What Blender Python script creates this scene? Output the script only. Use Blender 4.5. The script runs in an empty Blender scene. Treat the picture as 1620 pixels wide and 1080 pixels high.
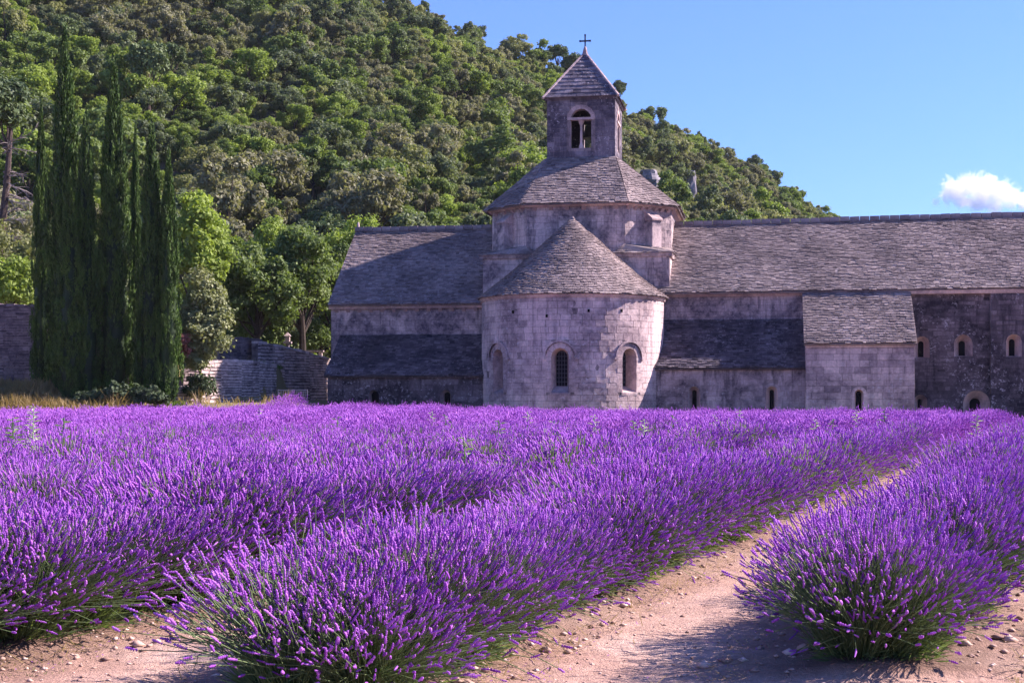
import bpy, math, random
import numpy as np
from mathutils import Vector, noise

random.seed(7)
rng = np.random.default_rng(7)
S = bpy.context.scene
COL = S.collection
R = math.radians

# ------------------------------------------------------------------ camera
F, HOR, EYE = 2250.0, 620.0, 1.3
cam_d = bpy.data.cameras.new('camera')
cam = bpy.data.objects.new('camera', cam_d)
COL.objects.link(cam)
cam.location = (0, 0, EYE)
cam.rotation_euler = (R(90), 0, 0)
cam_d.sensor_width = 36
cam_d.lens = 50
cam_d.shift_y = 80 / 1620
cam_d.clip_start = 0.1
cam_d.clip_end = 9000
S.camera = cam

# ------------------------------------------------------------------ light
SUN_EL, SUN_AZ = 36.0, 13.0          # azimuth measured from +X towards +Y
w = bpy.data.worlds.new('World')
S.world = w
w.use_nodes = True
nt = w.node_tree
bg = nt.nodes['Background']
sky = nt.nodes.new('ShaderNodeTexSky')
sky.sky_type = 'NISHITA'
sky.sun_disc = False
sky.sun_elevation = R(SUN_EL)
sky.sun_rotation = R(90 - SUN_AZ)
sky.altitude = 400
sky.air_density = 1.25
sky.dust_density = 0.25
sky.ozone_density = 2.2
hs = nt.nodes.new('ShaderNodeMix'); hs.data_type = 'RGBA'; hs.blend_type = 'MULTIPLY'     # the photograph's cool white balance
hs.inputs[0].default_value = 1.0; hs.inputs[7].default_value = (0.37, 0.51, 1.02, 1)
nt.links.new(sky.outputs[0], hs.inputs[6])
nt.links.new(hs.outputs[2], bg.inputs[0])
bg.inputs[1].default_value = 0.086
sd = bpy.data.lights.new('sun', 'SUN')
sd.energy = 5.0
sd.angle = R(0.5)
sd.color = (1.0, 0.86, 0.82)
so = bpy.data.objects.new('sun', sd)
COL.objects.link(so)
sv = Vector((math.cos(R(SUN_AZ)) * math.cos(R(SUN_EL)), math.sin(R(SUN_AZ)) * math.cos(R(SUN_EL)), math.sin(R(SUN_EL))))
so.rotation_euler = sv.to_track_quat('Z', 'Y').to_euler()
so.location = (60, 10, 60)
S.view_settings.view_transform = 'Standard'
S.view_settings.look = 'None'
S.view_settings.exposure = 1.5
S.view_settings.gamma = 1.0
S.cycles.max_bounces = 8
S.cycles.transparent_max_bounces = 6
S.cycles.volume_bounces = 8

# ------------------------------------------------------------------ helpers
def tag(o, label=None, cat=None, group=None, kind=None):
    if label: o['label'] = label
    if cat: o['category'] = cat
    if group: o['group'] = group
    if kind: o['kind'] = kind
    return o

def empty(name, loc=(0, 0, 0), rz=0.0):
    o = bpy.data.objects.new(name, None)
    o.empty_display_size = 0.3
    COL.objects.link(o)
    o.location = loc
    o.rotation_euler = (0, 0, rz)
    return o

def link(name, me, parent=None, mats=None):
    if mats:
        for m in (mats if isinstance(mats, (list, tuple)) else [mats]):
            me.materials.append(m)
    o = bpy.data.objects.new(name, me)
    COL.objects.link(o)
    if parent is not None: o.parent = parent
    return o

class MB:
    """collects polygons; one mesh at the end"""
    def __init__(s):
        s.v = []; s.f = []; s.t = []; s.m = []
    def add(s, pts, faces, tone=0.5, mi=0):
        b = len(s.v)
        s.v.extend([tuple(p) for p in pts])
        for f in faces:
            s.f.append(tuple(b + i for i in f)); s.t.append(tone); s.m.append(mi)
    def quad(s, a, b, c, d, tone=0.5, mi=0):
        s.add([a, b, c, d], [(0, 1, 2, 3)], tone, mi)
    def box(s, x0, x1, y0, y1, z0, z1, tone=0.5, mi=0):
        p = [(x, y, z) for z in (z0, z1) for y in (y0, y1) for x in (x0, x1)]
        s.add(p, [(0, 2, 3, 1), (4, 5, 7, 6), (0, 1, 5, 4), (2, 6, 7, 3), (0, 4, 6, 2), (1, 3, 7, 5)], tone, mi)
    def hexa(s, p, tone=0.5, mi=0):
        # p: 4 bottom ring, 4 top ring
        s.add(p, [(3, 2, 1, 0), (4, 5, 6, 7), (0, 1, 5, 4), (1, 2, 6, 5), (2, 3, 7, 6), (3, 0, 4, 7)], tone, mi)
    def tube(s, pts, rads, n=6, tone=0.5, mi=0, cap=True):
        rings = []
        P = [Vector(p) for p in pts]
        for i, p in enumerate(P):
            d = (P[min(i + 1, len(P) - 1)] - P[max(i - 1, 0)]).normalized()
            u = d.cross(Vector((0.31, 0.95, 0.05))).normalized()
            v = d.cross(u)
            rings.append([p + (u * math.cos(2 * math.pi * k / n) + v * math.sin(2 * math.pi * k / n)) * rads[i] for k in range(n)])
        V = [q for r_ in rings for q in r_]
        Fc = [(i * n + k, i * n + (k + 1) % n, (i + 1) * n + (k + 1) % n, (i + 1) * n + k) for i in range(len(P) - 1) for k in range(n)]
        if cap:
            Fc.append(tuple(range(n))[::-1]); Fc.append(tuple((len(P) - 1) * n + k for k in range(n)))
        s.add(V, Fc, tone, mi)
    def mesh(s, name, mats=None):
        me = bpy.data.meshes.new(name)
        me.from_pydata(s.v, [], s.f)
        a = me.attributes.new('tone', 'FLOAT', 'FACE')
        a.data.foreach_set('value', np.array(s.t, dtype=np.float32))
        if mats:
            for m in (mats if isinstance(mats, (list, tuple)) else [mats]): me.materials.append(m)
        if any(s.m): me.polygons.foreach_set('material_index', np.array(s.m, dtype=np.int32))
        return me
    def build(s, name, mats, parent=None, kind=None, label=None):
        o = link(name, s.mesh(name, mats), parent)
        if kind: o['kind'] = kind
        if label: o['label'] = label
        return o

def mesh_np(name, blocks, mats):
    """blocks: list of (V (n,3), F (m,k), material index, tone array or value)"""
    me = bpy.data.meshes.new(name)
    nv = sum(len(b[0]) for b in blocks); nf = sum(len(b[1]) for b in blocks); nl = sum(b[1].size for b in blocks)
    me.vertices.add(nv); me.loops.add(nl); me.polygons.add(nf)
    V = np.concatenate([b[0] for b in blocks]).astype(np.float32)
    me.vertices.foreach_set('co', V.ravel())
    L = []; st = []; mi = []; tn = []; off = 0; lo = 0
    for v, f, m, t in blocks:
        L.append((f + off).ravel()); st.append(lo + np.arange(len(f)) * f.shape[1]); mi.append(np.full(len(f), m)); tn.append(np.broadcast_to(np.asarray(t, dtype=np.float32), (len(f),)))
        off += len(v); lo += f.size
    me.loops.foreach_set('vertex_index', np.concatenate(L).astype(np.int32))
    me.polygons.foreach_set('loop_start', np.concatenate(st).astype(np.int32))
    me.polygons.foreach_set('material_index', np.concatenate(mi).astype(np.int32))
    a = me.attributes.new('tone', 'FLOAT', 'FACE')
    a.data.foreach_set('value', np.concatenate(tn).astype(np.float32))
    for m in mats: me.materials.append(m)
    me.update(calc_edges=True)
    me.validate()
    return me

# ------------------------------------------------------------------ materials
class NT:
    def __init__(s, name):
        s.m = bpy.data.materials.new(name); s.m.use_nodes = True
        s.t = s.m.node_tree; s.p = s.t.nodes['Principled BSDF']; s.out = s.t.nodes['Material Output']
        s.p.inputs['Roughness'].default_value = 0.9
        s.p.inputs['Specular IOR Level'].default_value = 0.2
    def n(s, typ, **kw):
        nd = s.t.nodes.new(typ)
        for k, v in kw.items(): setattr(nd, k, v)
        return nd
    def l(s, a, b): s.t.links.new(a, b)
    def coord(s, kind='Object', scale=(1, 1, 1)):
        c = s.n('ShaderNodeTexCoord'); mp = s.n('ShaderNodeMapping')
        mp.inputs['Scale'].default_value = scale
        s.l(c.outputs[kind], mp.inputs[0]); return mp.outputs[0]
    def pos(s, scale=(1, 1, 1)):
        c = s.n('ShaderNodeNewGeometry'); mp = s.n('ShaderNodeMapping')
        mp.inputs['Scale'].default_value = scale
        s.l(c.outputs['Position'], mp.inputs[0]); return mp.outputs[0]
    def noise(s, vec, scale, detail=4, rough=0.55, dist=0):
        t = s.n('ShaderNodeTexNoise'); t.inputs['Scale'].default_value = scale; t.inputs['Detail'].default_value = detail
        t.inputs['Roughness'].default_value = rough; t.inputs['Distortion'].default_value = dist
        s.l(vec, t.inputs['Vector']); return t.outputs['Fac']
    def ramp(s, fac, stops, interp='LINEAR'):
        r = s.n('ShaderNodeValToRGB'); r.color_ramp.interpolation = interp
        e = r.color_ramp.elements
        while len(e) < len(stops): e.new(0.5)
        for i, (p, c) in enumerate(stops):
            e[i].position = p; e[i].color = (c[0], c[1], c[2], 1) if not isinstance(c, (int, float)) else (c, c, c, 1)
        s.l(fac, r.inputs[0]); return r.outputs[0]
    def mix(s, fac, a, b, mode='MIX'):
        x = s.n('ShaderNodeMix', data_type='RGBA', blend_type=mode)
        for sock, val in ((x.inputs[0], fac), (x.inputs[6], a), (x.inputs[7], b)):
            if isinstance(val, (int, float)): sock.default_value = val
            elif isinstance(val, (tuple, list)): sock.default_value = (*val, 1)
            else: s.l(val, sock)
        return x.outputs[2]
    def math(s, op, a, b=0.0):
        x = s.n('ShaderNodeMath', operation=op)
        for sock, val in ((x.inputs[0], a), (x.inputs[1], b)):
            if isinstance(val, (int, float)): sock.default_value = val
            else: s.l(val, sock)
        return x.outputs[0]
    def tone(s):
        a = s.n('ShaderNodeAttribute'); a.attribute_name = 'tone'; return a.outputs['Fac']
    def rnd(s):
        return s.n('ShaderNodeObjectInfo').outputs['Random']
    def bump(s, h, strength=0.5, dist=0.02):
        b = s.n('ShaderNodeBump'); b.inputs['Strength'].default_value = strength; b.inputs['Distance'].default_value = dist
        s.l(h, b.inputs['Height']); s.l(b.outputs[0], s.p.inputs['Normal'])
    def col(s, c):
        if isinstance(c, (tuple, list)): s.p.inputs['Base Color'].default_value = (*c, 1)
        else: s.l(c, s.p.inputs['Base Color'])
    def translucent(s, c, amt=0.3):
        tr = s.n('ShaderNodeBsdfTranslucent'); mx = s.n('ShaderNodeMixShader'); mx.inputs[0].default_value = amt
        if isinstance(c, (tuple, list)): tr.inputs[0].default_value = (*c, 1)
        else: s.l(c, tr.inputs[0])
        s.l(s.p.outputs[0], mx.inputs[1]); s.l(tr.outputs[0], mx.inputs[2]); s.l(mx.outputs[0], s.out.inputs[0])

def stone_mat(name, light, mid, dark, stain=0.5, stain_col=(0.035, 0.028, 0.045), speck=0.0, streak=0.5, patch=(1, 1, 1), bumpd=0.03):
    """weathered masonry: every stone has its tone; soft blotches, run-off streaks, pale lichen"""
    n = NT(name)
    P = n.coord('Object')
    t = n.tone()
    c = n.ramp(t, [(0.0, dark), (0.45, mid), (1.0, light)])
    fine = n.noise(P, 9.0, 6, 0.65)
    c = n.mix(0.55, c, n.ramp(fine, [(0.25, 0.45), (0.75, 1.3)]), 'MULTIPLY')
    big = n.noise(n.coord('Object', patch), 0.55, 5, 0.6, 0.4)
    st = n.noise(n.coord('Object', (2.2, 2.2, 0.28)), 1.0, 5, 0.65, 0.3)
    m1 = n.ramp(big, [(0.43, 0.0), (0.57, 1.0)])
    m2 = n.ramp(st, [(0.47, 0.0), (0.60, 1.0)])
    msk = n.math('MAXIMUM', n.math('MULTIPLY', m1, 1.0), n.math('MULTIPLY', m2, streak))
    grit = n.ramp(n.noise(P, 3.6, 6, 0.7), [(0.3, 0.35), (0.65, 1.0)])
    msk = n.math('MULTIPLY', n.math('MULTIPLY', msk, grit), stain)
    c = n.mix(msk, c, stain_col)
    if speck > 0:
        sp = n.ramp(n.noise(P, 6.5, 5, 0.75), [(0.56, 0.0), (0.64, 1.0)])
        where = n.ramp(n.noise(P, 0.45, 3, 0.5), [(0.42, 0.0), (0.55, 1.0)])
        c = n.mix(n.math('MULTIPLY', n.math('MULTIPLY', sp, where), speck), c, (0.50, 0.44, 0.46))
    n.col(c)
    n.bump(n.math('ADD', fine, n.noise(P, 30, 4, 0.7)), 0.7, bumpd)
    return n.m

M = {}
M['apse'] = stone_mat('pale_ashlar', (0.80, 0.62, 0.58), (0.66, 0.50, 0.48), (0.36, 0.27, 0.28), stain=0.80, stain_col=(0.09, 0.062, 0.088), speck=0.85, streak=0.75)
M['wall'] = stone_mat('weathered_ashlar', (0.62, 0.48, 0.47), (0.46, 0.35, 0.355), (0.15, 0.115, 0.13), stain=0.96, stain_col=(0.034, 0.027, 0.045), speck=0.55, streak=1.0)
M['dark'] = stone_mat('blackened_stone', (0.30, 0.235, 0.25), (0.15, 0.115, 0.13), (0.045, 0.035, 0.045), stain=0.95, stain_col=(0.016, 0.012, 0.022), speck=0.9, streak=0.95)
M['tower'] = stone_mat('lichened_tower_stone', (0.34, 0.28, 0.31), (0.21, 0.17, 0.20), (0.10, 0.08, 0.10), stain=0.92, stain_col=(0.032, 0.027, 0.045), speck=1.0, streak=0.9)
M['lantern'] = stone_mat('lantern_stone', (0.76, 0.59, 0.55), (0.60, 0.46, 0.44), (0.27, 0.205, 0.215), stain=0.95, stain_col=(0.055, 0.047, 0.075), speck=0.5, streak=0.9)
M['trim'] = stone_mat('dressed_stone', (0.74, 0.55, 0.50), (0.62, 0.45, 0.42), (0.36, 0.26, 0.25), stain=0.75, stain_col=(0.11, 0.08, 0.105), speck=0.2, streak=0.6)
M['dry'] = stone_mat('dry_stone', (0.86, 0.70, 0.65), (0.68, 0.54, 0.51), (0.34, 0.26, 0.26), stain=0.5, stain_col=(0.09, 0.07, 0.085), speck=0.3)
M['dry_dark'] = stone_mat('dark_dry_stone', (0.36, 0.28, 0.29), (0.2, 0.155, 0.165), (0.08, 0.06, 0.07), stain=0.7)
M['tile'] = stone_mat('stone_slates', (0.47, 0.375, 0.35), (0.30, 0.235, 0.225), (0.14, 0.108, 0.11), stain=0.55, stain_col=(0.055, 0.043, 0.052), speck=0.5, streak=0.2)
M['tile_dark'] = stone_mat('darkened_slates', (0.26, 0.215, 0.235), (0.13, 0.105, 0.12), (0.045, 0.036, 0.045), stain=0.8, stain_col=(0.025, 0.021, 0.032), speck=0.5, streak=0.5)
M['mortar'] = stone_mat('mortar', (0.46, 0.35, 0.34), (0.38, 0.29, 0.285), (0.28, 0.21, 0.21), stain=0.9, stain_col=(0.035, 0.027, 0.04), streak=0.9)

def simple(name, c, rough=0.9, var=0.3, scale=8.0, spec=0.2, metal=0.0):
    n = NT(name)
    f = n.noise(n.coord('Object'), scale, 4)
    n.col(n.mix(1.0, c, n.ramp(f, [(0.25, 1 - var), (0.75, 1 + var)]), 'MULTIPLY'))
    n.p.inputs['Roughness'].default_value = rough; n.p.inputs['Specular IOR Level'].default_value = spec
    n.p.inputs['Metallic'].default_value = metal
    n.bump(f, 0.3, 0.01)
    return n.m
M['glass'] = simple('dark_glass', (0.006, 0.006, 0.010), 0.6, 0.2, 4, 0.05)
M['lead'] = simple('lead', (0.10, 0.10, 0.13), 0.5, 0.2)
M['iron'] = simple('dark_iron', (0.03, 0.028, 0.035), 0.5, 0.2)
M['bronze'] = simple('bell_bronze', (0.09, 0.075, 0.05), 0.45, 0.2, 6, 0.5, 0.8)
M['galv'] = simple('pale_painted_metal', (0.2, 0.19, 0.24), 0.5, 0.1)
M['bark'] = simple('bark', (0.045, 0.034, 0.028), 0.95, 0.5, 6)
M['pine_bark'] = simple('pine_bark', (0.07, 0.05, 0.045), 0.95, 0.5, 6)
M['dead'] = simple('dead_wood', (0.24, 0.2, 0.19), 0.95, 0.4, 6)
M['rock'] = simple('limestone', (0.20, 0.18, 0.20), 0.95, 0.65, 0.8)

def leaf_mat(name, a, b, trans=0.3, rscale=0.35, spread=0.35):
    n = NT(name)
    t = n.tone(); r = n.rnd()
    f = n.noise(n.pos(), rscale, 3)
    k = n.math('ADD', n.math('MULTIPLY', t, 0.45), n.math('ADD', n.math('MULTIPLY', r, spread), n.math('MULTIPLY', f, 0.25)))
    c = n.ramp(k, [(0.15, a), (0.85, b)])
    n.col(c); n.p.inputs['Roughness'].default_value = 0.6; n.p.inputs['Specular IOR Level'].default_value = 0.25
    n.translucent(n.mix(1.0, c, (1.25, 1.3, 0.6), 'MULTIPLY'), trans)
    return n.m
M['leaf_bright'] = leaf_mat('bright_leaves', (0.095, 0.14, 0.028), (0.27, 0.35, 0.075), 0.38)
M['leaf_mid'] = leaf_mat('mid_green_leaves', (0.07, 0.112, 0.034), (0.195, 0.255, 0.08), 0.38)
M['leaf_olive'] = leaf_mat('olive_leaves', (0.11, 0.13, 0.055), (0.29, 0.30, 0.13), 0.38)
M['leaf_dark'] = leaf_mat('dark_oak_leaves', (0.07, 0.098, 0.052), (0.19, 0.225, 0.115), 0.38)
M['leaf_brown'] = leaf_mat('brownish_oak_leaves', (0.105, 0.108, 0.065), (0.26, 0.255, 0.155), 0.38)
M['leaf_pine'] = leaf_mat('pine_needles', (0.045, 0.075, 0.034), (0.17, 0.22, 0.08), 0.2)
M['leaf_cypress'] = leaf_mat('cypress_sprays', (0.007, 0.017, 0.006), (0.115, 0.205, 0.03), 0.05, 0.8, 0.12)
M['leaf_shrub'] = leaf_mat('shrub_leaves', (0.14, 0.165, 0.07), (0.36, 0.38, 0.20), 0.25, 1.5, 0.1)
M['leaf_red'] = leaf_mat('reddish_leaves', (0.14, 0.05, 0.05), (0.36, 0.15, 0.13), 0.25, 1.5, 0.1)
M['leaf_ivy'] = leaf_mat('glossy_low_leaves', (0.035, 0.055, 0.028), (0.11, 0.15, 0.07), 0.15, 1.5, 0.1)
M['weed'] = leaf_mat('weed_green', (0.08, 0.14, 0.05), (0.2, 0.3, 0.12), 0.3)
M['weed_pale'] = leaf_mat('pale_weed', (0.24, 0.3, 0.2), (0.45, 0.52, 0.38), 0.3)
M['dry_grass'] = leaf_mat('dry_grass', (0.20, 0.14, 0.06), (0.46, 0.34, 0.17), 0.3, 0.6, 0.0)
M['green_grass'] = leaf_mat('green_grass', (0.07, 0.11, 0.02), (0.2, 0.27, 0.05), 0.3, 0.6, 0.0)
M['lav_leaf'] = leaf_mat('lavender_stems', (0.08, 0.12, 0.05), (0.26, 0.35, 0.155), 0.3, 1.0, 0.2)

def lavender_flower():
    n = NT('lavender_flowers')
    t = n.tone(); r = n.rnd()
    f = n.noise(n.pos(), 0.5, 3)
    k = n.math('ADD', n.math('MULTIPLY', t, 0.6), n.math('ADD', n.math('MULTIPLY', r, 0.12), n.math('MULTIPLY', f, 0.28)))
    c = n.ramp(k, [(0.1, (0.145, 0.030, 0.25)), (0.42, (0.38, 0.10, 0.55)), (0.92, (0.70, 0.31, 0.86))])
    n.col(c); n.p.inputs['Roughness'].default_value = 0.75
    n.translucent(c, 0.35)
    return n.m
M['lav'] = lavender_flower()

def soil():
    n = NT('pale_soil')
    P = n.coord('Object')
    a = n.noise(P, 0.8, 5, 0.6); b = n.noise(P, 14, 6, 0.7); d = n.noise(P, 70, 4, 0.7)
    c = n.ramp(a, [(0.3, (0.48, 0.28, 0.22)), (0.5, (0.64, 0.42, 0.34)), (0.72, (0.76, 0.56, 0.48))])
    c = n.mix(0.8, c, n.ramp(b, [(0.28, 0.6), (0.7, 1.12)]), 'MULTIPLY')
    c = n.mix(0.7, c, n.ramp(d, [(0.3, 0.62), (0.7, 1.15)]), 'MULTIPLY')
    # under the plants and on the bank the soil is littered with darker humus
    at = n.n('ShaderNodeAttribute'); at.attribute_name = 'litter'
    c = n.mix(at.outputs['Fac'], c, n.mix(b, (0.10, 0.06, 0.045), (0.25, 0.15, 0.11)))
    at2 = n.n('ShaderNodeAttribute'); at2.attribute_name = 'turf'
    c = n.mix(at2.outputs['Fac'], c, n.mix(b, (0.12, 0.10, 0.04), (0.26, 0.22, 0.08)))
    n.col(c)
    n.bump(n.math('ADD', b, d), 0.9, 0.03)
    n.p.inputs['Roughness'].default_value = 1.0
    return n.m
M['soil'] = soil()
def hillmat():
    n = NT('hill_floor')
    P = n.coord('Object')
    a = n.noise(P, 0.09, 6, 0.65); b = n.noise(P, 1.3, 5, 0.7)
    c = n.ramp(a, [(0.35, (0.045, 0.06, 0.025)), (0.56, (0.08, 0.085, 0.04)), (0.75, (0.24, 0.19, 0.16))])
    c = n.mix(0.8, c, n.ramp(b, [(0.3, 0.5), (0.7, 1.2)]), 'MULTIPLY')
    n.col(c); n.bump(b, 0.8, 0.3)
    return n.m
M['hill'] = hillmat()

# ------------------------------------------------------------------ ground
def sst(a, b, x):
    t = np.clip((x - a) / (b - a), 0, 1); return t * t * (3 - 2 * t)
WALLX = np.array([-34.0, -22.0, -17.4, -15.9, -15.1, -14.35, -13.7, -13.15, -12.74, -12.68, -11.6, -10.1, 60.0])
WALLY = np.array([67.0, 66.8, 68.2, 68.6, 69.0, 70.2, 72.0, 74.0, 76.6, 79.4, 81.4, 84.0, 90.0])
TERR = np.array([5.1, 5.0, 3.4, 2.1, 2.5, 2.55, 2.6, 2.65, 2.6, 3.3, 3.0, 2.7, 2.7])
def ground_z(X, Y):
    X = np.asarray(X, dtype=float); Y = np.asarray(Y, dtype=float)
    far = sst(28, 55, Y)
    z = far * (-0.18 + 0.12 * np.exp(-((X + 6.5) / 7.5) ** 2) + 0.2 * sst(4, 16, X) - 0.013 * np.maximum(X, -5))
    left = sst(-7.5, -10.5, X)
    z = z + left * (sst(58.3, 63.5, Y) * 0.85 + sst(-15, -24, X) * sst(58.8, 67, Y) * 1.05)
    z = z - (1 - left) * sst(62, 66, Y) * 0.6
    yw = np.interp(X, WALLX, WALLY); tr = np.interp(X, WALLX, TERR) + 0.02 * (Y - 80) * (Y > 80)
    k = sst(yw + 0.35, yw + 0.9, Y)
    return z * (1 - k) + tr * k

ROWM = 0.40
ROWS = [0.95, -0.93, -3.32, -5.66, -7.85] + [-9.9 - 2.0 * i for i in range(22)]  # first row lies out of view, added to shade the right-hand path
RSTART = {0: 5.5, 1: 6.72, 2: 5.8, 3: 5.0}
def row_w(i): return {0: 1.0, 1: 1.0, 2: 0.95, 3: 1.2}.get(i, 1.0)

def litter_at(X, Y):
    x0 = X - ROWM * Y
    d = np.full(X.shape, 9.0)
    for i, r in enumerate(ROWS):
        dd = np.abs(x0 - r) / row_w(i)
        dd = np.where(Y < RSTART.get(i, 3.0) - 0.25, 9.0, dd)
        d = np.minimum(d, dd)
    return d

na, nr = 300, 430
aa = np.tan(np.linspace(-0.56, 0.56, na)); aa[0] = -1.6; aa[-1] = 1.6
yy = 3.0 * (125 / 3.0) ** np.linspace(0, 1, nr)
YY, AA = np.meshgrid(yy, aa, indexing='ij')
XX = AA * YY
ZZ = ground_z(XX, YY)
dl = litter_at(XX, YY)
near = (YY < 30) & (np.abs(AA) < 0.5)
nz = np.zeros_like(ZZ)
for i, j in zip(*np.nonzero(near)):
    p = (XX[i, j], YY[i, j], 0)
    nz[i, j] = noise.fractal(Vector((p[0] * 2.2, p[1] * 2.2, 1.3)), 1.0, 2.0, 5) * 0.022 + abs(noise.noise(Vector((p[0] * 13, p[1] * 13, 0)))) * 0.014
ridge = np.clip(1 - dl / 0.75, 0, 1) * 0.06 * (YY < 58)
ZZ = ZZ + nz + ridge
V = np.stack([XX, YY, ZZ], -1).reshape(-1, 3)
ii = np.arange(nr - 1)[:, None] * na + np.arange(na - 1)[None, :]
Fq = np.stack([ii, ii + 1, ii + na + 1, ii + na], -1).reshape(-1, 4)
me = mesh_np('ground', [(V, Fq, 0, 0.5)], [M['soil']])
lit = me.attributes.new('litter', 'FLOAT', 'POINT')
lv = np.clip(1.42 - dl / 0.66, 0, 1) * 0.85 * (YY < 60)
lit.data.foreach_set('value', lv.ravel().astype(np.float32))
tf = me.attributes.new('turf', 'FLOAT', 'POINT')
tf.data.foreach_set('value', (sst(59.5, 61.5, YY) * 0.9).ravel().astype(np.float32))
me.polygons.foreach_set('use_smooth', np.ones(len(Fq), dtype=bool))
tag(link('ground', me), kind='structure')
g = MB(); g.quad((-900, -200, -2.5), (900, -200, -2.5), (900, 900, -2.5), (-900, 900, -2.5))
tag(g.build('plain', M['hill']), kind='structure')

# ------------------------------------------------------------------ hill
CU = np.array([-900, -300, 0, 300, 650, 700, 760, 850, 900, 985, 1100, 1200, 1300, 1420, 1700, 2300], float)
CV = np.array([-330, -240, -175, -90, 18, 48, 82, 108, 128, 190, 236, 290, 352, 425, 520, 600], float)
CY = np.array([250, 255, 262, 278, 300, 303, 308, 318, 322, 332, 345, 358, 372, 388, 420, 470], float)
def foot_y(u): return 97 + 0 * u
def hill_point(u, t):
    yc = np.interp(u, CU, CY); yf = foot_y(u)
    Y = yf + (yc - yf) * t
    zc = EYE + (HOR - np.interp(u, CU, CV)) / F * yc
    z0 = 3.0
    prof = np.where(t <= 1, 0.80 * t + 0.20 * t ** 2.0, 1.0 - (t - 1) * 0.6)
    z = z0 + (zc - z0) * prof
    X = (u - 810) / F * Y
    return X, Y, z
nu, ntt = 150, 90
U, T = np.meshgrid(np.linspace(-900, 2300, nu), np.linspace(0, 1.7, ntt), indexing='ij')
HX, HY, HZ = hill_point(U, T)
bump_amp = np.clip(T * 3, 0, 1) * 1.0
def hbump(x, y):
    return noise.fractal(Vector((x * 0.022, y * 0.022, 5.1)), 1.0, 2.0, 4) * 3.2
for i in range(nu):
    for j in range(ntt):
        HZ[i, j] += hbump(HX[i, j], HY[i, j]) * min(1, T[i, j] * 3) * (1 - 0.75 * math.exp(-((T[i, j] - 1) / 0.1) ** 2))
HZ[:, 0] -= 3.5
V = np.stack([HX, HY, HZ], -1).reshape(-1, 3)
ii = np.arange(nu - 1)[:, None] * ntt + np.arange(ntt - 1)[None, :]
Fq = np.stack([ii, ii + ntt, ii + ntt + 1, ii + 1], -1).reshape(-1, 4)
me = mesh_np('hill', [(V, Fq, 0, 0.5)], [M['hill']])
me.polygons.foreach_set('use_smooth', np.ones(len(Fq), dtype=bool))
tag(link('hill', me), kind='structure')

# ------------------------------------------------------------------ masonry builders (abbey-local coordinates)
X0, Y0, TH = 3.03, 71.0, R(10)
CT, ST = math.cos(TH), math.sin(TH)
def inv(u, v, yl):
    """where the sight line of a picture point meets the local plane y = yl"""
    a = (u - 810) / F
    x = (a * (Y0 + CT * yl) - X0 - ST * yl) / (CT + a * ST)
    Y = Y0 - ST * x + CT * yl
    return x, EYE + (HOR - v) / F * Y

def planar(p0, p1):
    """vertical plane from p0 to p1 (2D, local), outward normal to the right-hand side of travel"""
    p0 = Vector((p0[0], p0[1], 0)); d = Vector((p1[0], p1[1], 0)) - p0; L = d.length; d /= L
    n = Vector((d.y, -d.x, 0))
    def f(x, z, o): 
        q = p0 + d * x + n * o
        return (q.x, q.y, z)
    return f, L

def cyl(cx, cy, rad):
    def f(x, z, o):
        t = x / rad
        return (cx + (rad + o) * math.sin(t), cy - (rad + o) * math.cos(t), z)
    return f

def op(xc, w, sill, top, depth=0.5, inner=0.7, ring=0.22, bars=True, hood=False, insill=None):
    return dict(xc=xc, w=w, sill=sill, spring=top - w / 2, top=top, depth=depth, inner=inner, ring=ring, bars=bars, hood=hood, insill=insill)

def arch_z(o, x):
    r = o['w'] / 2; d = min(r, abs(x - o['xc']))
    return o['spring'] + math.sqrt(max(0, r * r - d * d))

def profile(o, k=1.0, n=12, lift=0.0):
    """loop of an arched opening, scaled by k about its middle axis (top stays under the arch)"""
    r = o['w'] / 2 * k; sp = o['spring']
    pts = [(o['xc'] - r, o['sill'] + lift)]
    for i in range(n + 1):
        a = math.pi - math.pi * i / n
        pts.append((o['xc'] + r * math.cos(a), sp + r * math.sin(a)))
    pts.append((o['xc'] + r, o['sill'] + lift))
    return pts

def backing(mb, f, x0, x1, z0, ztop, ops=(), step=50.0, tone=0.4):
    zt = ztop if callable(ztop) else (lambda x: ztop)
    xs = {x0, x1}
    k = max(1, int(math.ceil((x1 - x0) / step)))
    for i in range(k + 1): xs.add(x0 + (x1 - x0) * i / k)
    for o in ops:
        r = o['w'] / 2
        for i in range(13): xs.add(o['xc'] - r * math.cos(math.pi * i / 12))
    xs = sorted(x for x in xs if x0 - 1e-6 <= x <= x1 + 1e-6)
    for a, b in zip(xs[:-1], xs[1:]):
        if b - a < 1e-5: continue
        m = (a + b) / 2
        cov = sorted([o for o in ops if abs(m - o['xc']) < o['w'] / 2], key=lambda o: o['sill'])
        lo_a = lo_b = z0
        for o in cov:
            mb.quad(f(a, lo_a, 0), f(b, lo_b, 0), f(b, o['sill'], 0), f(a, o['sill'], 0), tone)
            lo_a, lo_b = arch_z(o, a), arch_z(o, b)
        mb.quad(f(a, lo_a, 0), f(b, lo_b, 0), f(b, zt(b), 0), f(a, zt(a), 0), tone)

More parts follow.
